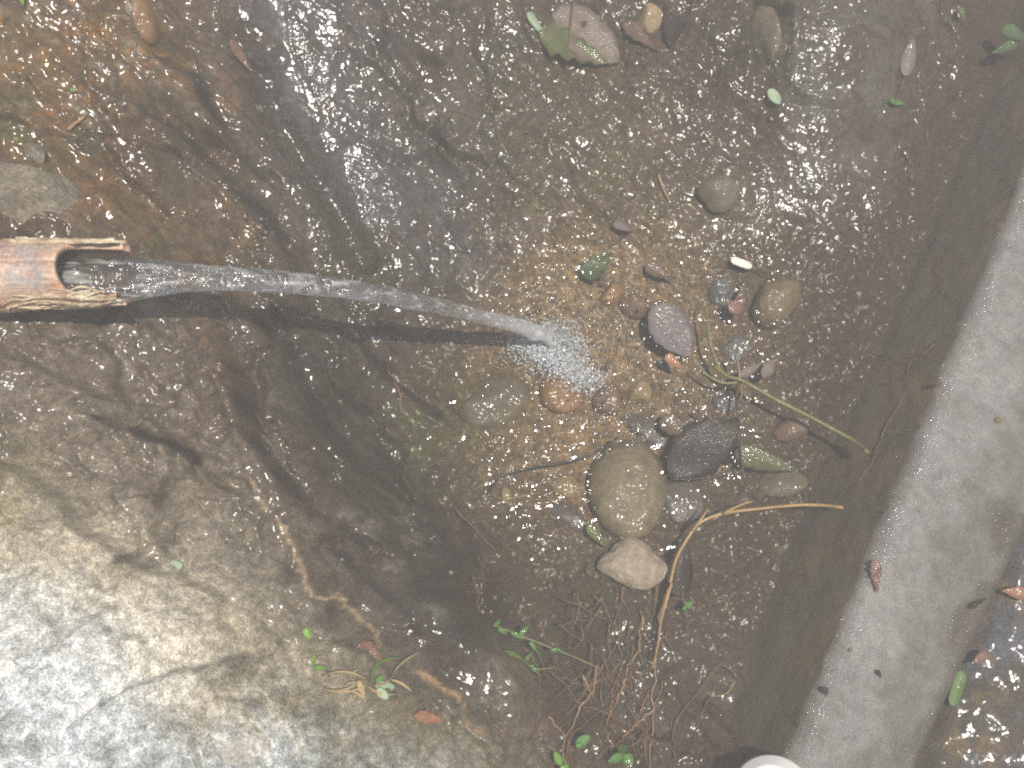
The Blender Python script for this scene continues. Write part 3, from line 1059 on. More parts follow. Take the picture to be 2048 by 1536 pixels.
for k in range(nj_ - 1):
    for j in range(ns_):
        j2 = (j + 1) % ns_
        F.append((k * ns_ + j, k * ns_ + j2, (k + 1) * ns_ + j2, (k + 1) * ns_ + j))
F.append(tuple(range(ns_))[::-1]); F.append(tuple((nj_ - 1) * ns_ + j for j in range(ns_)))
jet = mesh_obj('water_jet', V, F, m_jet, None, J0)
bm = bmesh.new(); bm.from_mesh(jet.data); bmesh.ops.recalc_face_normals(bm, faces=bm.faces); bm.to_mesh(jet.data); bm.free()
tag(jet, 'clear jet of water arching from the wooden spout into the pool', 'water jet')

# foam and droplets at the foot of the jet
ico = bmesh.new(); bmesh.ops.create_icosphere(ico, subdivisions=1, radius=1)
ICV = np.array([v_.co for v_ in ico.verts]); ICF = [[v_.index for v_ in f_.verts] for f_ in ico.faces]; ico.free()
m_foam = bpy.data.materials.new('white_foam'); m_foam.use_nodes = True
nt = m_foam.node_tree; pf = nt.nodes['Principled BSDF']
pf.inputs['Base Color'].default_value = (.80, .83, .86, 1); pf.inputs['Roughness'].default_value = .3
pf.inputs['Alpha'].default_value = .66
V, F = [], []
fo0, fo1 = at(1045, 672), at(1190, 765)
for k in range(11000):
    t = nrng.random() ** 1.2
    base = fo0 * (1 - t) + fo1 * t
    w = .029 * (1 - .3 * t)
    x, y = base[0] + nrng.normal(0, w * .55), base[1] + nrng.normal(0, w * .5)
    if k % 5 < 2:
        x, y = IMP[0] + nrng.normal(0, .018), IMP[1] - .004 + nrng.normal(0, .013)
    r = .00035 + .0011 * nrng.random() ** 6
    o = len(V)
    z = WATER - nrng.random() * .008 * (nrng.random() < .7) + .002 * (nrng.random())
    V.extend((ICV * r * np.array([1, 1, .8]) + np.array([x, y, z])).tolist())
    F.extend([[i + o for i in f_] for f_ in ICF])
foam = mesh_obj('foam', V, F, m_foam)
foam['kind'] = 'stuff'
V, F = [], []
for k in range(150):
    a_r, q_r = nrng.random() * 6.28, abs(nrng.normal(0, .022)) + .004
    x, y = IMP[0] + .006 + q_r * math.cos(a_r) * 1.2, IMP[1] - .004 + q_r * math.sin(a_r)
    r = .0006 + .0013 * nrng.random() ** 2
    o = len(V)
    V.extend((ICV * r + np.array([x, y, WATER + .001 + nrng.random() ** 2 * .02])).tolist())
    F.extend([[i + o for i in f_] for f_ in ICF])
drops = mesh_obj('splash_drops', V, F, m_jet)
drops['kind'] = 'stuff'

# ------------------------------------------------------------------ stones
def ico_mesh(sub):
    b = bmesh.new(); bmesh.ops.create_icosphere(b, subdivisions=sub, radius=1)
    v_ = np.array([q.co for q in b.verts]); f_ = [[q.index for q in g.verts] for g in b.faces]; b.free()
    return v_, f_


ICO = {k: ico_mesh(k) for k in (2, 3, 4, 5)}


def n3(P, f, octs, seed):
    return (fbm(P[:, 0], P[:, 1], f, octs, seed) + fbm(P[:, 1], P[:, 2], f, octs, seed + 3) + fbm(P[:, 2], P[:, 0], f, octs, seed + 7)) / 1.7


def stone_shape(seed, sub=4, lump=.26, cuts=6, fine=.045):
    V, F = ICO[sub]
    rr = np.random.default_rng(seed)
    P = V.copy()
    P = P * (1 + lump * n3(V + seed * .37, .9, 2, seed))[:, None]
    for _ in range(cuts):
        d = rr.normal(size=3); d /= np.linalg.norm(d)
        lim = .62 + .28 * rr.random()
        ex = P @ d - lim
        P = P - np.outer(np.where(ex > 0, ex * .85, 0), d)
    P = P * (1 + fine * n3(V + seed, 3.5, 3, seed + 50))[:, None]
    ext = np.abs(P).max(0)
    return P / ext, F


def outline_shape(seed, poly, sub=4, **kw):
    """stone whose plan follows a star-shaped outline given as (angle, radius) from the photograph"""
    P, F = stone_shape(seed, sub, **kw)
    ang = np.arctan2(P[:, 1], P[:, 0])
    a = np.array([R(q[0]) for q in poly]); r = np.array([q[1] for q in poly])
    a = np.r_[a[-1] - 2 * math.pi, a, a[0] + 2 * math.pi]; r = np.r_[r[-1], r, r[0]]
    rad = np.interp(ang, a, r)
    P = P.copy()
    P[:, :2] *= rad[:, None]
    return P, F


def stone(name, label, px, py, w, h, ang, thick, mat, seed, cat='stone', group=None, sink=.35, sub=4, shape=None, under=True, **kw):
    p = hit(px, py) if under else water_or_hit(px, py)
    s = mm(p)
    P, F = shape if shape is not None else stone_shape(seed, sub, **kw)
    Q = P * np.array([w * .5 * s, h * .5 * s, thick * .5])
    c, sn = math.cos(R(ang)), math.sin(R(ang))
    Q = np.c_[Q[:, 0] * c - Q[:, 1] * sn, Q[:, 0] * sn + Q[:, 1] * c, Q[:, 2]]
    # follow the slope of the ground it lies on
    e = max(w, h) * .35 * s
    gx = (G(p[0] + e, p[1]) - G(p[0] - e, p[1])) / (2 * e); gy = (G(p[0], p[1] + e) - G(p[0], p[1] - e)) / (2 * e)
    if abs(gx) < .8 and abs(gy) < .8:
        Q[:, 2] += Q[:, 0] * gx + Q[:, 1] * gy
    base = p + np.array([0, 0, thick * (.5 - sink)])
    # shift so that its middle, not its foot, is seen at the photo point
    q = at(px, py, base[2])
    base = np.array([q[0], q[1], base[2]])
    o = mesh_obj(name, Q + base, F, mat, None, base)
    tag(o, label, cat, group)
    return o


M_olive = surface_mat('olive_stone', (.10, .076, .036), (.16, .122, .062), 70, 1.0, .6, .002, 260, .4, .0062, 105, c3=(.22, .17, .095))
M_tan = surface_mat('tan_stone', (.22, .165, .110), (.33, .26, .18), 90, 0, .85, .003, 260, .35, c3=(.42, .34, .25))
M_brown = surface_mat('brown_stone', (.11, .075, .035), (.19, .13, .065), 40, 1.0, .6, .0015, 200, .3, .0052, 110)
M_orange = surface_mat('orange_stone', (.20, .10, .035), (.29, .155, .06), 50, .6, .6, .001, 200, .25, .0052, 110)
M_rbrown = surface_mat('reddish_stone', (.13, .075, .045), (.19, .115, .07), 50, .5, .6, .001, 200, .3)
M_grey = surface_mat('purple_grey_slate', (.080, .064, .054), (.135, .112, .098), 60, .8, .5, .0015, 200, .3, .0052, 110)
M_blue = surface_mat('blue_grey_slate', (.070, .066, .064), (.115, .112, .112), 60, .8, .5, .0012, 200, .25, .0052, 110)
M_pale = surface_mat('pale_stone', (.24, .22, .16), (.36, .33, .24), 60, .3, .7, .001, 200, .3)
M_ochre = surface_mat('ochre_stone', (.22, .155, .07), (.32, .24, .12), 60, .5, .7, .001, 200, .3)
M_moss = surface_mat('mossy_stone', (.085, .066, .036), (.15, .12, .07), 50, .8, .7, .0012, 200, .3, .0052, 110)
M_gloss = surface_mat('glossy_brown_stone', (.14, .072, .022), (.24, .13, .045), 40, 1.0, .5, .001, 160, .25, .006, 110)
M_bould = surface_mat('earthy_boulder', (.10, .080, .052), (.17, .14, .095), 30, .2, .85, .004, 120, .45, c3=(.25, .21, .155))

cob = outline_shape(3, [(-170, .93), (-135, 1.0), (-100, 1.02), (-60, 1.0), (-20, .96), (20, 1.0), (60, 1.02), (95, .98), (130, .94), (160, .93)], 5, lump=.09, cuts=0, fine=.035)
stone('river_cobble', 'large rounded olive brown wet cobble in the middle of the pool', 1253, 975, 168, 212, 4, .058, M_olive, 3, shape=cob, sink=.32, under=True)
tri = outline_shape(8, [(-166, 1.05), (-142, .9), (-118, .88), (-92, .98), (-68, 1.06), (-35, .95), (-8, 1.08), (18, .82), (45, .74), (72, .92), (97, 1.12), (120, .9), (148, .78)], 5, lump=.06, cuts=0, fine=.05)
stone('angular_stone', 'dry tan angular stone just below the large olive cobble', 1266, 1128, 146, 104, -4, .045, M_tan, 8, shape=tri, sink=.3)
wed = outline_shape(12, [(-160, .95), (-110, .88), (-60, .80), (-20, .85), (20, .92), (60, 1.12), (85, 1.0), (120, .78), (160, .85)], 5, lump=.25, cuts=4, fine=.04)
stone('wedge_stone', 'glossy brown wedge shaped stone near the wall with a groove across it', 1551, 606, 104, 128, -12, .05, M_brown, 12, shape=wed, sink=.35)
stone('orange_stone', 'round orange brown stone under the water below the white foam', 1124, 786, 90, 92, 0, .032, M_orange, 14, lump=.12, cuts=3)
stone('orange_stone', 'long orange pebble right beside the foot of the jet', 1152, 674, 84, 44, -10, .026, M_orange, 15, lump=.15, cuts=4)
stone('oval_stone', 'oval brown stone between the orange pebble and the purple leaf', 1268, 613, 66, 50, -20, .026, M_rbrown, 16, lump=.1, cuts=2)
stone('brown_stone', 'reddish brown stone under water right of the round orange stone', 1222, 798, 78, 70, 10, .028, M_rbrown, 17)
stone('brown_stone', 'ochre brown stone beside the reddish stone under water', 1280, 786, 60, 48, 20, .024, M_ochre, 18)
stone('brown_stone', 'small orange stone above the orange pebble in the gravel', 1222, 590, 50, 44, 30, .02, M_orange, 19)
stone('mossy_stone', 'wide dim mossy stone under water left of the round orange stone', 995, 805, 165, 125, 15, .038, M_moss, 20, sink=.66, lump=.4)
stone('mossy_stone', 'pale mossy round stone alone above the white seed', 1436, 388, 84, 78, 0, .034, M_moss, 21, sink=.3)
stone('square_pebble', 'square tan pebble to the left of the large olive cobble', 1130, 972, 58, 52, 4, .022, M_ochre, 22, cuts=8)
stone('yellow_pebble', 'small yellowish pebble at the end of the thin dark twig', 1013, 990, 26, 34, 0, .014, M_ochre, 23)
stone('slate_slab', 'flat purple grey slab lying right of the large olive cobble', 1366, 1006, 98, 86, 15, .026, M_grey, 24, cuts=12, lump=.4, sink=.58)
stone('slate_slab', 'purple grey slab peeping out below the square tan pebble', 1140, 1034, 108, 52, -28, .022, M_grey, 25, cuts=12, lump=.4, sink=.58)
stone('slate_slab', 'long purple grey slab above the large olive cobble', 1300, 862, 128, 70, -30, .026, M_grey, 26, cuts=12, lump=.4, sink=.58)
stone('slate_slab', 'small blue grey slab by the joint of the green stem', 1452, 806, 58, 50, 15, .022, M_blue, 27, cuts=12, lump=.4, sink=.62)
stone('slate_slab', 'blue grey slab right of the purple leaf', 1470, 700, 66, 60, 40, .022, M_blue, 28, cuts=12, lump=.4, sink=.62)
stone('slate_slab', 'tilted blue grey chip left of the brown wedge stone', 1440, 590, 52, 66, 10, .022, M_blue, 29, cuts=12, lump=.4, sink=.62)
stone('tan_stone', 'pale tan stone beneath the large dark leaf', 1414, 940, 58, 40, 25, .018, M_ochre, 30, cuts=6)
stone('tan_stone', 'tan stone half buried under the yellow green leaf', 1560, 965, 110, 60, 5, .02, M_moss, 31, sink=.45)
stone('tan_stone', 'brown lump below the green stem near the wall', 1585, 860, 80, 50, 25, .022, M_rbrown, 32, sink=.45)
stone('top_pebble', 'tan pebble at the top between dead leaf and dark leaf', 1300, 40, 52, 56, 0, .026, M_ochre, 33)
stone('glossy_stone', 'glossy orange brown stone high on the rusty rock', 289, 44, 46, 82, 8, .028, M_gloss, 34, lump=.12, cuts=2)
stone('pale_pebble', 'pale pebble touching the glossy orange brown stone', 261, 18, 24, 34, 12, .015, M_pale, 35)
stone('brown_rock', 'earthy flat topped boulder on the bank above the spout', 52, 408, 250, 150, -4, .07, M_bould, 36, cat='boulder', sink=.68, sub=5, lump=.3, cuts=9, fine=.06)
stone('grey_block', 'pale square stone block at the foot of the dry bank', 492, 1475, 205, 175, -6, .05, surface_mat('pale_block', (.30, .28, .22), (.46, .43, .36), 28, 0, .9, .005, 160, .45, c3=(.74, .72, .68)), 37, cat='boulder', sink=.80, sub=5, lump=.35, cuts=10, fine=.08)
stone('brown_rock', 'brown lump of rock between the big leaf and dark hollow at the top', 1535, 70, 66, 130, 8, .04, M_moss, 38, sink=.5)
stone('mossy_stone', 'grey brown rock shelf stone above the left bank gravel', 70, 305, 52, 40, -30, .024, M_bould, 39)

# small pebbles nothing tells apart
PEB = [ICO[3]]
peb_mats = [M_ochre, M_rbrown, M_moss, M_grey, M_orange, M_tan]
peb_shapes = [stone_shape(300 + k, 2, .2, 5, .03) for k in range(8)]
peb_mesh = []
for k in range(12):
    P, F = peb_shapes[k % 8]
    me_ = bpy.data.meshes.new('pebble'); me_.from_pydata(P.tolist(), [], F)
    me_.polygons.foreach_set('use_smooth', [True] * len(F)); me_.materials.append(peb_mats[k % 6]); peb_mesh.append(me_)
cnt = 0
while cnt < 90:
    a, b = nrng.normal(1240, 170), nrng.normal(790, 190)
    if not (960 < a < 1640 and 480 < b < 1180):
        continue
    p = hit(a, b)
    if p[2] > .01:
        continue
    s = mm(p) * (9 + 14 * nrng.random())
    o = bpy.data.objects.new('pebble', peb_mesh[int(nrng.integers(12))])
    o.location = p + np.array([0, 0, s * .15]); o.scale = (s * .55, s * .42, s * .32); o.rotation_euler = (nrng.normal(0, .3), nrng.normal(0, .3), nrng.random() * 6.3)
    col.objects.link(o)
    tag(o, 'small pebble among the gravel on the pool bed', 'pebble', 'small pebbles on the pool bed')
    cnt += 1

# grit: too many to count
V, F = [], []
for k in range(8200):
    a, b = ((nrng.normal(1225, 85), nrng.normal(630, 75)) if k % 3 == 1 else (nrng.normal(1210, 150), nrng.normal(740, 170))) if k % 3 else (nrng.uniform(950, 1650), nrng.uniform(60, 1250))
    p = at(a, b, -.02)
    z = H(p[0], p[1])
    p = at(a, b, z); z = H(p[0], p[1])
    if z > .14 or wall_s(p[0], p[1]) > -.065:
        continue
    r = (.0007 + .0028 * nrng.random() ** 2.5)
    o = len(V)
    rot = np.linalg.qr(nrng.normal(size=(3, 3)))[0]
    V.extend((ICV * (1 + .3 * nrng.normal(size=(len(ICV), 1)).clip(-1, 1)) * r * np.array([1, .8, .6]) @ rot + np.array([p[0], p[1], z + r * .2])).tolist())
    F.extend([[i + o for i in f_] for f_ in ICF])
grit = mesh_obj('gravel', V, F, surface_mat('grit', (.07, .05, .03), (.19, .14, .085), 120, .5, .7, .0005, 300, .2, c3=(.42, .34, .23)), smooth=False)
grit['kind'] = 'stuff'

for px_, py_, w_, lb in ((1995, 840, 15, 'tiny tan pebble lying on the concrete wall top'), (1876, 768, 12, 'tiny brown crumb on the inner lip of the concrete wall'), (1700, 1300, 10, 'tiny grey crumb on the lower concrete wall top')):
    q = at(px_, py_, WTOP)
    o = bpy.data.objects.new('pebble', peb_mesh[0 if w_ != 12 else 1]); s = mm(q) * w_
    o.location = q + np.array([0, 0, s * .15]); o.scale = (s * .55, s * .5, s * .35); o.rotation_euler = (.2, .1, px_)
    col.objects.link(o); tag(o, lb, 'pebble')

# ------------------------------------------------------------------ leaves
def leaf_mat(name, c1, c2, rough=.45, wet=.5, vein=.22):
    m, nt, p = new_mat(name)
    vec = objvec(nt)
    uvn = N(nt, 'ShaderNodeAttribute', attribute_name='lt')
    sp = N(nt, 'ShaderNodeSeparateXYZ'); nt.links.new(uvn.outputs['Vector'], sp.inputs[0])
    n1 = noise(nt, vec, 90, 4, .6)
    r1 = ramp(nt, n1.outputs[0], [(.3, c1), (.7, c2)])
    av = math_node(nt, 'ABSOLUTE', sp.outputs[1])
    ph = math_node(nt, 'SUBTRACT', math_node(nt, 'MULTIPLY', sp.outputs[0], 46), math_node(nt, 'MULTIPLY', av, 18))
    w = math_node(nt, 'SINE', ph)
    rv = ramp(nt, w, [(.55, (1, 1, 1)), (.95, (1 + .45 * vein, 1 + .45 * vein, 1 + .4 * vein))])
    mrb = ramp(nt, av, [(.0, (1 + vein, 1 + vein, 1 + .8 * vein)), (.09, (1, 1, 1))])
    c = mixrgb(nt, mixrgb(nt, r1.outputs[0], rv.outputs[0], 1.0, 'MULTIPLY'), mrb.outputs[0], 1.0, 'MULTIPLY')
    nt.links.new(c, p.inputs['Base Color'])
    p.inputs['Roughness'].default_value = rough
    p.inputs['Specular IOR Level'].default_value = .3
    hb = math_node(nt, 'ADD', math_node(nt, 'MULTIPLY', w, .35), n1.outputs[0])
    nt.links.new(bump(nt, hb, .0003).outputs[0], p.inputs['Normal'])
    p.inputs['Coat Weight'].default_value = wet
    p.inputs['Coat Roughness'].default_value = .1
    nt.links.new(bump(nt, noise(nt, vec, 200, 2, .5).outputs[0], .002).outputs[0], p.inputs['Coat Normal'])
    return m


L_dark = leaf_mat('dark_leaf', (.020, .012, .008), (.034, .021, .015), .6, .12, .12)
L_brown = leaf_mat('brown_leaf', (.085, .050, .028), (.13, .08, .05))
L_red = leaf_mat('red_leaf', (.13, .060, .040), (.20, .10, .07))
L_pink = leaf_mat('pale_dead_leaf', (.125, .092, .068), (.19, .145, .115), .6, .12)
L_purp = leaf_mat('purple_leaf', (.115, .092, .086), (.17, .142, .135), .5, .35, .3)
L_green = leaf_mat('green_leaf', (.06, .15, .022), (.10, .22, .04), .4, .4)
L_mid = leaf_mat('mid_green_leaf', (.085, .15, .045), (.15, .22, .08), .5, .3)
L_dimgreen = leaf_mat('dim_green_leaf', (.045, .075, .025), (.07, .11, .04), .5, .2)
L_bright = leaf_mat('bright_green_leaf', (.12, .26, .03), (.19, .36, .06), .4, .3)
L_yg = leaf_mat('yellow_green_leaf', (.065, .075, .022), (.105, .115, .035), .5, .5)
L_palegr = leaf_mat('pale_green_leaf', (.27, .36, .22), (.40, .48, .33), .5, .2, .2)
L_white = leaf_mat('white_petal', (.66, .62, .50), (.80, .77, .66), .5, .2, .1)
L_orange = leaf_mat('orange_leaf', (.24, .10, .045), (.34, .17, .09), .5, .5)
L_grass = leaf_mat('straw_blade', (.42, .30, .13), (.56, .43, .23), .6, .1, .2)
M_stem = surface_mat('brown_stem', (.07, .045, .022), (.12, .08, .04), 80, .5, .6, .0006, 300, .3)
M_gstem = surface_mat('green_stem', (.10, .12, .03), (.16, .16, .045), 40, .5, .5, .0005, 300, .3, c3=(.20, .14, .05))
M_straw = surface_mat('straw_stem', (.30, .17, .06), (.44, .28, .12), 60, .3, .6, .0006, 300, .3)
M_root = surface_mat('rusty_root', (.105, .058, .028), (.18, .10, .046), 60, .4, .65, .0006, 300, .3)
M_orangeroot = surface_mat('bright_root', (.19, .105, .048), (.31, .19, .095), 60, .3, .65, .0006, 300, .3)
M_dtwig = surface_mat('black_twig', (.022, .016, .012), (.045, .032, .022), 60, .9, .5, .0008, 300, .3)


def leaf(name, label, tip, foot, width, mat, curl=.15, fold=.2, lift=.003, prof=(.55, 1.0), stem=None, wave=.0, under=False, seed=0, cat='leaf',
         group=None, parent=None, surf=None, thick=.0005, blunt=False, twist=0.0, bend=0.0):
    """blade from foot to tip (photo points); width in photo pixels"""
    sf = surf or ((lambda a, b: hit(a, b)) if under else (lambda a, b: water_or_hit(a, b)))
    A, B = np.array(sf(*foot)), np.array(sf(*tip))
    A = A + [0, 0, lift]; B = B + [0, 0, lift]
    ctr = .5 * (A + B)
    s = mm(ctr)
    ax_ = B - A; Ln = np.linalg.norm(ax_); ax_ /= Ln
    sd_ = np.cross([0, 0, 1.0], ax_); sd_ /= np.linalg.norm(sd_)
    up_ = np.cross(ax_, sd_)
    rr = np.random.default_rng(seed + 900)
    n, m = 15, 7
    W = width * s * .5
    V, LT = [], []
    ph = rr.random() * 6
    for layer in (0, 1):
        for i in range(n):
            t = i / (n - 1)
            if blunt:
                w = W * min(1, (t + .02) * 5) ** .5 * min(1, (1.02 - t) * 6) ** .5
            else:
                w = W * max(0.02, math.sin(math.pi * t ** prof[0])) ** prof[1]
            for j in range(m):
                q = (j - (m - 1) / 2) / ((m - 1) / 2)
                jag = 1 + wave * .8 * math.sin(t * 31 + 4 * q + ph) * (abs(q) > .9)
                zz = fold * abs(q) * w + curl * Ln * (4 * (t - .5) ** 2 - .3) * .35 + wave * W * math.sin(t * 9 + ph + q * 2.0) * .35 + twist * q * w * (t - .3)
                pnt = A + ax_ * (Ln * t) + sd_ * (q * w * jag + bend * Ln * 4 * t * (1 - t)) + up_ * (zz - layer * thick)
                V.append(pnt)
                LT.append((t, q, 0))
    F = []
    nn = n * m
    for i in range(n - 1):
        for j in range(m - 1):
            a = i * m + j
            F.append((a, a + m, a + m + 1, a + 1))
            F.append((a + nn, a + 1 + nn, a + m + 1 + nn, a + m + nn))
        for j in (0, m - 1):
            a = i * m + j
            F.append((a, a + nn, a + m + nn, a + m) if j else (a, a + m, a + m + nn, a + nn))
    for i in (0, n - 1):
        for j in range(m - 1):
            a = i * m + j
            F.append((a, a + 1, a + 1 + nn, a + nn) if i == 0 else (a, a + nn, a + 1 + nn, a + 1))
    o = mesh_obj(name, V, F, mat, parent, A if parent is None else None)
    if parent is not None:
        o.data.transform(Matrix.Translation(-Vector(parent.location)))
    at_ = o.data.attributes.new('lt', 'FLOAT_VECTOR', 'POINT')
    at_.data.foreach_set('vector', np.array(LT, np.float32).ravel())
    if parent is None:
        tag(o, label, cat, group)
    if stem is not None:
        pts = [A + ax_ * Ln * .03]
        for q in stem:
            pts.append(np.array(sf(*q)) + [0, 0, lift])
        P = spline(pts, 8)
        V, F = tube_data(P, np.linspace(.0009, .0007, 8), 6)
        root = o if parent is None else parent
        st_ = mesh_obj('stalk', np.array(V) - np.array(root.location), F, M_stem if mat not in (L_green, L_bright, L_yg) else M_gstem)
        st_.parent = root
    return o


leaf('dark_leaf', 'large near black leaf with sparkling edge right of the olive cobble', (1478, 838), (1336, 952), 108, L_dark, .03, .02, .002, (.9, .8), wave=.14, stem=[(1315, 962)])
leaf('dark_leaf', 'dark brown leaf standing below the straw stem right of the tan stone', (1366, 1080), (1352, 1196), 50, L_dark, .1, .3, .004, (.7, .7), wave=.1)
leaf('dark_leaf', 'dark oval leaf at the top edge beside the tan pebble', (1338, 98), (1364, -30), 56, L_dark, .1, .3, .003, (.8, .7))
leaf('purple_leaf', 'broad purple grey leaf resting on the gravel', (1378, 716), (1308, 612), 84, L_purp, .06, .06, .005, (.85, .7), seed=4, wave=.08)
leaf('dead_leaf', 'big pinkish crumpled dead leaf at the top', (1236, 128), (1105, 28), 112, L_pink, .1, .2, .003, (.8, .7), wave=.12, stem=[(1098, 22)], seed=5)
leaf('dead_leaf', 'greyish green dead leaf beneath the pinkish leaf at the top', (1222, 134), (1075, 70), 70, L_yg, .1, .2, .003, wave=.3, seed=6)
leaf('dead_leaf', 'brown leaf with purple tinge right of the pinkish dead leaf', (1318, 108), (1246, 48), 34, L_brown, .1, .2, .004, seed=7, wave=.2)
leaf('curled_petal', 'cream curled stalk like petal left of the pinkish dead leaf', (1092, 82), (1052, 34), 17, L_palegr, .4, .8, .006, (.5, .6), seed=8)
leaf('leaf_scrap', 'pale green torn leaf scrap beside the glittering rock', (1556, 214), (1538, 182), 24, L_palegr, .1, .1, .005, (.9, .6))
leaf('white_seed', 'white winged seed with a thin stalk above the wedge stone', (1460, 522), (1502, 538), 17, L_white, .1, .2, .005, blunt=True, cat='seed', stem=[(1520, 540), (1538, 547)])
leaf('spoon_leaf', 'narrow purplish brown spoon shaped leaf on a stalk near the wall', (1822, 82), (1806, 160), 30, L_purp, .1, .3, .006, (.7, .7), stem=[(1797, 185), (1787, 212)], seed=9)
leaf('green_leaf', 'small green leaf at the foot of the spoon shaped leaf', (1808, 214), (1776, 208), 15, L_green, .1, .2, .006)
leaf('green_leaf', 'green sprig leaf in the top corner above the wall, upper one', (1928, 58), (1912, 24), 12, L_yg, .1, .3, .01)
leaf('green_leaf', 'broad dark green leaf in the top corner by the wall', (2046, 104), (1990, 74), 34, L_dimgreen, .1, .2, .02)
leaf('green_leaf', 'green leaf pointing left in the top corner by the wall', (1966, 128), (2022, 104), 22, L_dimgreen, .1, .2, .02)
leaf('pink_leaf', 'narrow pinkish leaf right of the joint of the green stem', (1524, 728), (1478, 756), 20, L_pink, .1, .25, .005, seed=10)
leaf('pink_leaf', 'short dusty pink leaf overlapping the narrow pinkish leaf', (1546, 722), (1524, 758), 24, L_pink, .1, .2, .004, (.8, .7), seed=11)
leaf('yellow_leaf', 'yellow green leaf under water right of the dark twig', (1600, 940), (1470, 902), 50, L_yg, .08, .15, -.004, wave=.12, seed=12)
leaf('red_leaf', 'narrow reddish brown leaf high on the dark rock', (506, 150), (462, 84), 20, L_red, .1, .3, .004, seed=13)
leaf('red_leaf', 'red brown leaf scrap at the tip of the wedge stone', (1492, 598), (1458, 628), 34, L_red, .1, .2, .004, seed=14, wave=.2)
leaf('red_leaf', 'orange red leaf scrap in the gravel below the purple leaf', (1366, 742), (1330, 712), 22, L_orange, .1, .2, .004, seed=15)
leaf('purple_leaf', 'small violet leaf in the gravel near the top of the pool', (1266, 466), (1226, 448), 20, L_purp, .1, .2, .003, seed=16)
leaf('green_leaf', 'green leaf under the left edge of the large olive cobble', (1216, 1098), (1174, 1050), 24, L_yg, .1, .2, .003, seed=17)
leaf('green_leaf', 'dim green leaf lying under the sparkling water above the gravel', (1226, 502), (1166, 552), 46, L_dimgreen, .1, .1, -.004, seed=18, wave=.2)
leaf('green_leaf', 'green leaf at the very top left corner', (52, 20), (44, -12), 13, L_bright, .1, .2, .005, seed=19)
leaf('green_leaf', 'bright green leaf cut by the left edge above the boulder', (8, 342), (-22, 322), 26, L_bright, .1, .2, .02, seed=20)
leaf('green_leaf', 'tiny green leaf on the rusty rock near the straw stick', (156, 188), (144, 182), 9, L_bright, .1, .2, .004, seed=21)
leaf('green_leaf', 'tiny green leaf at the edge of the boulder', (40, 288), (32, 278), 8, L_bright, .1, .2, .004, seed=22)
leaf('pale_scrap', 'pale mint leaf scrap on the dry grey bank', (366, 1136), (343, 1124), 15, L_palegr, .2, .2, .004, seed=23, blunt=True)
leaf('green_leaf', 'small round green leaf above the grass tuft', (622, 1280), (612, 1257), 15, L_bright, .1, .2, .004, (.8, .7), seed=24)
leaf('green_leaf', 'long pale green leaf lying beyond the wall', (1898, 1412), (1920, 1342), 24, L_mid, .1, .4, .006, seed=25, surf=outer_hit, blunt=True)
leaf('orange_leaf', 'orange brown leaf beyond the wall at the right edge', (1996, 1182), (2058, 1192), 28, L_orange, .1, .3, .006, seed=26, surf=outer_hit)
leaf('orange_leaf', 'curled rusty leaf just above the long green leaf beyond the wall', (1936, 1330), (1972, 1306), 20, L_red, .2, .3, .005, seed=27, surf=outer_hit)
leaf('red_leaf', 'dull red torn leaf lying over the inner edge of the wall', (1752, 1188), (1748, 1120), 22, L_red, .1, .1, .003, seed=28, wave=.3, surf=lambda a, b: at(a, b, WTOP))
leaf('dark_scrap', 'dark leaf crumb on the wall top', (1762, 1356), (1752, 1340), 10, L_dark, .1, .1, .002, seed=29, surf=lambda a, b: at(a, b, WTOP))
leaf('dark_scrap', 'dark leaf crumb near the inner edge of the wall', (1652, 1392), (1646, 1374), 13, L_dark, .1, .1, .003, seed=30, surf=lambda a, b: at(a, b, WTOP))
leaf('dark_scrap', 'long dark brown crumb on the damp side of the wall top', (1972, 1196), (1934, 1216), 12, L_dark, .1, .1, .003, seed=31, surf=outer_hit)
leaf('rust_leaf', 'rust brown leaf on the pale rock below the grass tuft', (890, 1442), (828, 1430), 26, L_orange, .1, .15, .003, seed=32, wave=.2)
leaf('brown_leaf', 'flat reddish brown leaf on the rock above the grass tuft', (770, 1322), (715, 1292), 40, L_red, .1, .1, .003, seed=33, wave=.2)
leaf('brown_leaf', 'brown waterlogged leaf under the long slate slab', (1400, 870), (1320, 838), 44, L_brown, .1, .1, -.003, seed=34, wave=.15)
leaf('brown_leaf', 'brown narrow leaf hanging in the water near the wedge stone', (1490, 560), (1470, 640), 22, L_brown, .1, .2, .002, seed=35)
leaf('brown_leaf', 'dark brown leaf among gravel above the purple leaf', (1350, 560), (1290, 530), 30, L_brown, .1, .2, .0, seed=36)

# ------------------------------------------------------------------ twigs, stems, roots
def strand(name, label, pix, r0, r1, mat, n=24, lift=.002, cat='twig', group=None, side=(), jitter=0.0, under=False, seed=0, sides=7, surf=None):
    P = strand_pts(pix, n, lift, jitter, under, seed)
    V, F = tube_data(P, np.linspace(r0, r1, n), sides, .25, seed)
    o = mesh_obj(name, V, F, mat, None, P[0])
    tag(o, label, cat, group)
    for sp_ in side:
        Q = strand_pts(sp_, 10, lift, jitter, under, seed + 1)
        V, F = tube_data(Q, np.linspace(r1 * .9, r1 * .4, 10), 5, .2, seed)
        c_ = mesh_obj('side_branch', np.array(V) - P[0], F, mat)
        c_.parent = o
    return o


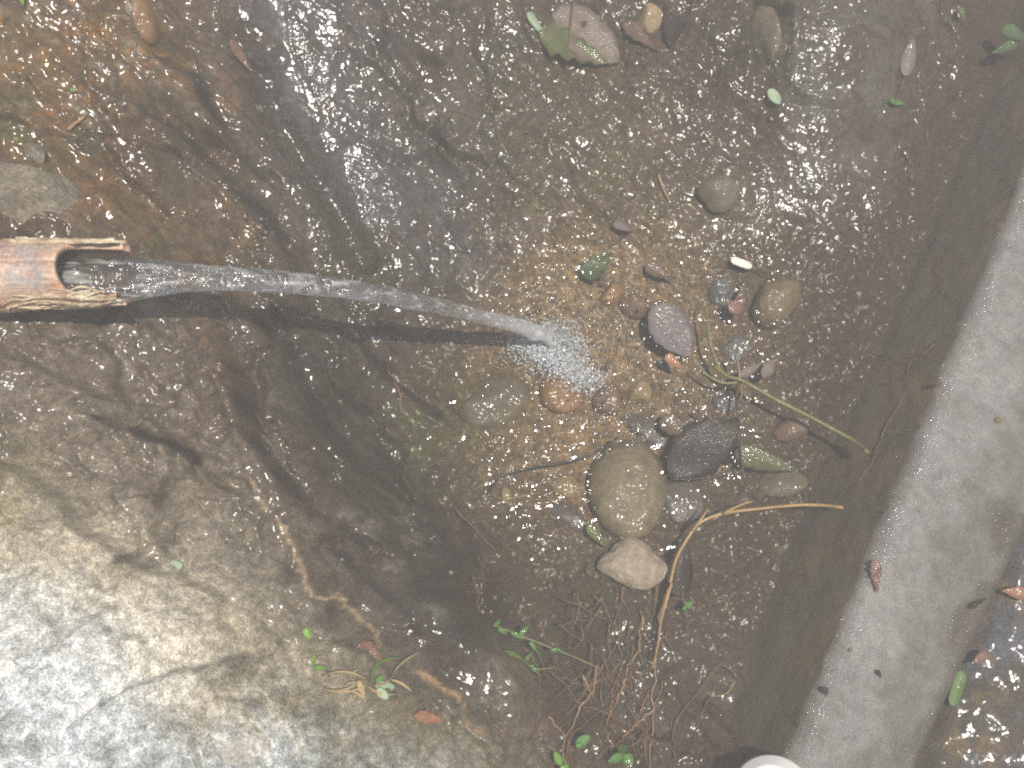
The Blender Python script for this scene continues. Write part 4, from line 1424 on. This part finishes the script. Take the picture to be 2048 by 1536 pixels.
arc_l = .003 + .012 * np.sin(np.linspace(0, math.pi, 26))
strand('dark_twig', 'thin black twig arching across the water to the olive cobble', [(978, 985), (1010, 955), (1080, 937), (1150, 925), (1200, 905), (1235, 876)], .0011, .0014, M_dtwig, 26, arc_l)
strand('dark_twig', 'dark straight twig hanging below the joint of the green stem', [(1472, 775), (1476, 850), (1482, 920), (1490, 965)], .0014, .0008, M_dtwig, 18, .003)
strand('dark_twig', 'short dark twig poking out from under the large dark leaf', [(1340, 960), (1400, 958), (1470, 948)], .001, .0006, M_dtwig, 14, .003)
strand('dark_twig', 'brown twig leaning over the slate slab above the cobble', [(1395, 822), (1430, 846), (1465, 874)], .0012, .0009, M_stem, 14, .004)
stem_l = np.linspace(.006, .03, 26)
gst = strand('water_plant', 'long olive green plant stem running from the gravel to the wall', [(1425, 735), (1452, 758), (1478, 768), (1540, 806), (1620, 850), (1690, 892), (1718, 918)], .0022, .0024, M_gstem, 26, stem_l, cat='plant stem',
             side=[[(1478, 768), (1474, 742), (1466, 716)], [(1478, 768), (1480, 790), (1476, 804)], [(1440, 748), (1420, 700), (1412, 650), (1408, 610)], [(1478, 768), (1440, 770), (1405, 752), (1394, 738)]])
straw_l = np.linspace(.004, .022, 30)[::-1]
strand('bent_straw', 'long bent straw coloured stem right of the cobble and tan stone', [(1674, 1022), (1600, 1016), (1520, 1022), (1440, 1032), (1395, 1050), (1372, 1080), (1350, 1120), (1338, 1170), (1322, 1228)], .0019, .0018, M_straw, 34,
       np.linspace(.02, .004, 34), cat='plant stem', side=[[(1440, 1034), (1470, 1018), (1500, 1008)], [(1380, 1066), (1398, 1042), (1412, 1022)], [(1338, 1170), (1318, 1240), (1312, 1290), (1300, 1340)]])
strand('straw_stick', 'short straw stick lying on the rusty rock', [(140, 262), (155, 250), (171, 236)], .0018, .0014, M_straw, 8, .003)
strand('orange_needle', 'long orange needle lying across the pinkish dead leaf', [(1148, -10), (1143, 40), (1137, 90), (1131, 150)], .0011, .0007, M_root, 12, .012)
strand('brown_twig', 'brown twig on the speckled rock above the pool', [(1316, 352), (1326, 380), (1338, 404)], .0018, .001, M_straw, 10, .003)
strand('brown_twig', 'tiny straw twig on the speckled rock above the brown twig', [(1408, 270), (1416, 282), (1424, 294)], .001, .0006, M_straw, 8, .003)
strand('wall_root', 'branching hair root on the shaded wall face', [(1866, 690), (1845, 712), (1815, 733), (1812, 765), (1800, 800), (1760, 880), (1735, 935), (1700, 985)], .0008, .0005, M_root, 30, .003, cat='root', jitter=1.5,
       side=[[(1815, 733), (1790, 724), (1768, 705), (1742, 712)], [(1812, 765), (1832, 745), (1850, 735)], [(1800, 800), (1826, 770), (1830, 760)]], seed=3)
strand('wall_root', 'long fine root down the lower shaded wall face', [(1480, 1360), (1440, 1330), (1400, 1380), (1352, 1440), (1346, 1490), (1350, 1520)], .0008, .0006, M_root, 24, .003, cat='root', jitter=1.5, seed=4)
strand('wall_root', 'thin pale rootlet curling on the wall face above the white pipe', [(1468, 1362), (1455, 1384), (1432, 1392), (1410, 1384)], .0006, .0004, M_straw, 14, .003, cat='root', seed=5)
strand('bank_root', 'orange hair root fringe along the edge of the dark rock', [(912, 1018), (940, 1048), (968, 1078), (990, 1100)], .0008, .0005, M_root, 14, .003, cat='root', jitter=1.5, seed=6,
       side=[[(940, 1048), (955, 1045), (975, 1052)], [(930, 1030), (960, 1062), (976, 1092)]])
strand('bank_root', 'tangle of orange rootlets hanging from the rock corner', [(942, 1140), (950, 1170), (958, 1200), (962, 1225)], .0008, .0005, M_root, 14, .003, cat='root', jitter=3, seed=7,
       side=[[(948, 1160), (985, 1158), (1022, 1160)], [(955, 1190), (935, 1180), (940, 1155)], [(958, 1185), (970, 1175), (966, 1160)]])
strand('bank_root', 'fine root with a fork left of the square tan pebble', [(1002, 1002), (1030, 996), (1062, 990), (1080, 985)], .0007, .0004, M_straw, 12, .003, cat='root', seed=8)
strand('bank_root', 'dark rusty root running up the dark wet rock', [(805, 830), (800, 790), (790, 760), (775, 740)], .0016, .0008, M_root, 12, .003, cat='root', seed=9, jitter=1.5)
# the root mat at the foot of the picture
G_ROOT = 'rusty roots matted at the pool outlet'
thick_roots = [
    [(1195, 1330), (1188, 1380), (1165, 1410), (1140, 1455), (1125, 1500), (1138, 1545)],
    [(1252, 1355), (1240, 1390), (1222, 1420), (1210, 1460), (1226, 1496)],
    [(1285, 1230), (1275, 1300), (1255, 1330), (1250, 1350)],
    [(1328, 1190), (1318, 1260), (1310, 1340), (1305, 1420), (1300, 1540)],
    [(1308, 1415), (1280, 1440), (1250, 1470), (1230, 1490)],
    [(1165, 1350), (1180, 1380), (1188, 1395)],
    [(1098, 1430), (1112, 1452), (1130, 1470)],
]
TL = ['forked orange root at the lower left of the root mat', 'orange root bending down in the middle of the root mat', 'slanting orange root at the top of the root mat',
      'long straight root continuing below the bent straw', 'orange root reaching across to the right in the root mat', 'short orange root at the upper left of the root mat', 'short root by the smooth grey rock foot']
for i, q in enumerate(thick_roots):
    strand('root', TL[i], q, .0013, .0007, M_orangeroot, 20, .003, 'root', G_ROOT, jitter=2.5, seed=40 + i)
for i in range(96):
    x0 = nrng.normal(1225, 80); y0 = nrng.uniform(1150, 1480)
    L = nrng.uniform(40, 130); a = R(90 + nrng.normal(0, 24)) + (x0 - 1225) * .0025
    q = [(x0, y0)]
    for k in range(3):
        a += nrng.normal(0, .35)
        q.append((q[-1][0] + math.cos(a) * L / 3, q[-1][1] + math.sin(a) * L / 3))
    strand('root', 'fine rusty rootlet in the mat below the tan angular stone', q, .0007 + .0004 * nrng.random(), .0003, M_root if i % 3 else M_stem, 9, .0005 + .003 * nrng.random(), 'root', G_ROOT, jitter=1.5, seed=60 + i, sides=5)

# weeds
wp = strand('water_weed', 'green weed stem with small leaves lying over the root mat', [(988, 1252), (1030, 1268), (1090, 1292), (1140, 1312), (1200, 1338)], .0012, .0008, M_gstem, 22, .008, cat='weed')
for k, (f_, t_, w_) in enumerate([((990, 1254), (1002, 1240), 10), ((1040, 1272), (1060, 1250), 10), ((1020, 1264), (1052, 1282), 9), ((1060, 1284), (1078, 1310), 9), ((1100, 1302), (1128, 1300), 9), ((996, 1258), (1018, 1272), 9)]):
    leaf('leaf', '', t_, f_, w_, L_green, .1, .2, .009, parent=wp, seed=70 + k)
wp = strand('water_weed', 'lower green weed sprig beside the sparkling rock foot', [(1010, 1302), (1040, 1318), (1070, 1338), (1110, 1335)], .001, .0007, M_gstem, 16, .008, cat='weed')
for k, (f_, t_, w_) in enumerate([((1012, 1304), (1045, 1316), 10), ((1050, 1322), (1066, 1304), 8), ((1060, 1330), (1080, 1352), 8)]):
    leaf('leaf', '', t_, f_, w_, L_green, .1, .2, .009, parent=wp, seed=80 + k)


def seedling(label, base, leaves, mat, lift=.016):
    b = hit(*base)
    e = empty('seedling', b)
    tag(e, label, 'seedling')
    P = np.array([b, b + [0, 0, lift * .6], b + [0, 0, lift]])
    V, F = tube_data(P, [.001, .0009, .0008], 6)
    s_ = mesh_obj('stem', np.array(V) - b, F, M_gstem); s_.parent = e
    for k, (t_, w_) in enumerate(leaves):
        leaf('leaf', '', t_, base, w_, mat, .1, .25, lift, (.8, .7), parent=e, seed=90 + k)


seedling('green three leaved seedling at the bottom below the root mat', (1246, 1508), [((1240, 1488), 22), ((1214, 1522), 18), ((1262, 1528), 24)], L_green)
seedling('green two leaved seedling at the bottom left of the roots', (1150, 1492), [((1178, 1470), 22), ((1164, 1488), 14)], L_green)
seedling('green sprout at the bottom edge beside the thick root', (1122, 1530), [((1108, 1502), 16), ((1132, 1545), 22)], L_bright)
seedling('tiny green sprout right of the tan angular stone', (1368, 1218), [((1380, 1208), 14), ((1360, 1222), 10)], L_green)

# green sprout and grass tuft on the bank
sp_b = hit(633, 1338)
e = empty('grass_sprout', sp_b); tag(e, 'two bladed green sprout standing left of the grass tuft', 'grass sprout')
leaf('blade', '', (632, 1290), (634, 1338), 7, L_bright, .2, .3, .012, parent=e, seed=101)
leaf('blade', '', (660, 1334), (632, 1338), 11, L_bright, .1, .3, .010, parent=e, seed=102)
tuft = empty('grass_tuft', hit(740, 1366))
tag(tuft, 'straw and green grass tuft with bent blades on the rock', 'grass tuft')
for k, (f_, t_, w_, mt, li) in enumerate([
        ((744, 1368), (802, 1318), 8, L_bright, .014), ((752, 1370), (790, 1350), 6, L_grass, .013), ((788, 1352), (840, 1308), 6, L_grass, .014), ((735, 1360), (644, 1356), 6, L_grass, .010),
        ((740, 1368), (652, 1378), 7, L_grass, .011), ((720, 1360), (656, 1378), 7, L_grass, .009), ((738, 1372), (795, 1388), 7, L_grass, .012),
        ((786, 1360), (826, 1384), 8, L_grass, .012), ((716, 1366), (690, 1376), 6, L_grass, .01), ((700, 1382), (735, 1404), 6, L_grass, .008), ((706, 1360), (722, 1340), 8, L_grass, .012), ((720, 1362), (732, 1396), 16, L_grass, .008),
        ((754, 1366), (768, 1352), 14, L_bright, .008), ((752, 1370), (790, 1376), 26, L_palegr, .007), ((756, 1378), (778, 1398), 24, L_palegr, .006), ((655, 1342), (660, 1356), 10, L_yg, .008)]):
    leaf('blade', '', t_, f_, w_ * .72, mt, .12, .25, li, prof=(.8, .45), parent=tuft, seed=110 + k, bend=(.16, -.10, .07, -.14, .11)[k % 5] if w_ < 12 else 0)

# moss: short shoots, too many to count
V, F = [], []
mz = np.where((moss_m > .25) & (far <= 0) & (pool < .6), moss_m, 0) * sstep(.42, .66, n_b)
ys_, xs_ = np.nonzero(mz > .12)
pick = nrng.choice(len(ys_), 11000, p=mz[ys_, xs_] / mz[ys_, xs_].sum())
for k in pick:
    x, y, z = GX[ys_[k], xs_[k]] + nrng.normal(0, .001), GY[ys_[k], xs_[k]] + nrng.normal(0, .001), Z[ys_[k], xs_[k]]
    h = .0012 + .0022 * nrng.random(); a = nrng.random() * 6.3; w = .0005
    dx, dy = nrng.normal(0, .4, 2) * h
    o = len(V)
    V += [(x - w * math.cos(a), y - w * math.sin(a), z - .0005), (x + w * math.cos(a), y + w * math.sin(a), z - .0005), (x + dx, y + dy, z + h)]
    F.append((o, o + 1, o + 2))
for k in range(4500):
    t, zz = nrng.uniform(-.2, .85), WTOP - .006 - .085 * nrng.random() ** 1.5
    if float(fbm(np.array(t), np.array(zz), 26, 3, 308)) < .05:
        continue
    bs = -.001 - (WTOP - zz) * BATTER
    x, y = WA[0] + wd[0] * t + wnrm[0] * bs, WA[1] + wd[1] * t + wnrm[1] * bs
    h = .0012 + .0025 * nrng.random()
    o = len(V)
    V += [(x, y, zz - .0006), (x + wd[0] * .001, y + wd[1] * .001, zz + .0004), (x - wnrm[0] * h, y - wnrm[1] * h, zz + nrng.normal(0, .001))]
    F.append((o, o + 1, o + 2))
moss = mesh_obj('moss', V, F, surface_mat('moss_shoots', (.040, .058, .018), (.085, .115, .032), 40, 0, .8, .0003), smooth=False)
moss['kind'] = 'stuff'

# ------------------------------------------------------------------ white pipe at the bottom edge
m_pvc = surface_mat('white_plastic', (.72, .71, .66), (.80, .79, .75), 30, 0, .35, .0002, 200, .04)
pb = at(1545, 1592, .098)
PSC = 83.6 * mm(pb) / .0306
prof_ = [(.0, .0005), (.010, .0005), (.0165, .0), (.0185, .0012), (.0195, .0030), (.0215, .0030), (.0225, .0016), (.0285, -.0005), (.0300, -.003), (.0306, -.008), (.0306, -.055), (.0280, -.056), (.0270, -.12)]
PQ = np.array(Vector(-(ray(1545, 1592) + np.array([0, -.22, 0]))).to_track_quat('Z', 'Y').to_matrix())
V, F = [], []
ns = 48
for r_, z_ in prof_:
    for j in range(ns):
        a = 2 * math.pi * j / ns
        V.append(pb + PQ @ np.array([r_ * math.cos(a), r_ * math.sin(a), z_]) * PSC)
npr = len(prof_)
capk = 11
pe = empty('white_pipe', (pb[0], pb[1], -.02)); tag(pe, 'white plastic pipe with round cap standing at the bottom against the wall', 'pipe')


def lathe_part(name, k0, k1):
    Fq = []
    for k in range(k0, k1 - 1):
        for j in range(ns):
            j2 = (j + 1) % ns
            Fq.append(((k - k0) * ns + j, (k + 1 - k0) * ns + j, (k + 1 - k0) * ns + j2, (k - k0) * ns + j2))
    Vq = np.array(V[k0 * ns:k1 * ns])
    o = mesh_obj(name, Vq - np.array(pe.location), Fq, m_pvc)
    o.parent = pe
    return o


lathe_part('cap', 0, 12)
lathe_part('tube', 11, 13)

# ------------------------------------------------------------------ haze: thin volume added to lift the blacks like lens glare
HAZE = 0.205
if HAZE > 0:
    b = bmesh.new(); bmesh.ops.create_cube(b, size=1)
    me_ = bpy.data.meshes.new('haze'); b.to_mesh(me_); b.free()
    hz = bpy.data.objects.new('haze', me_)
    hz.scale = (64, 64, 2.6); hz.location = (0, 0, .0)
    col.objects.link(hz)
    hz['kind'] = 'stuff'
    m_h = bpy.data.materials.new('glare_veil'); m_h.use_nodes = True
    nt = m_h.node_tree; nt.nodes.clear()
    out = nt.nodes.new('ShaderNodeOutputMaterial')
    pv = nt.nodes.new('ShaderNodeVolumePrincipled')
    pv.inputs['Color'].default_value = (.95, .90, .82, 1)
    pv.inputs['Density'].default_value = HAZE
    nt.links.new(pv.outputs[0], out.inputs['Volume'])
    me_.materials.append(m_h)
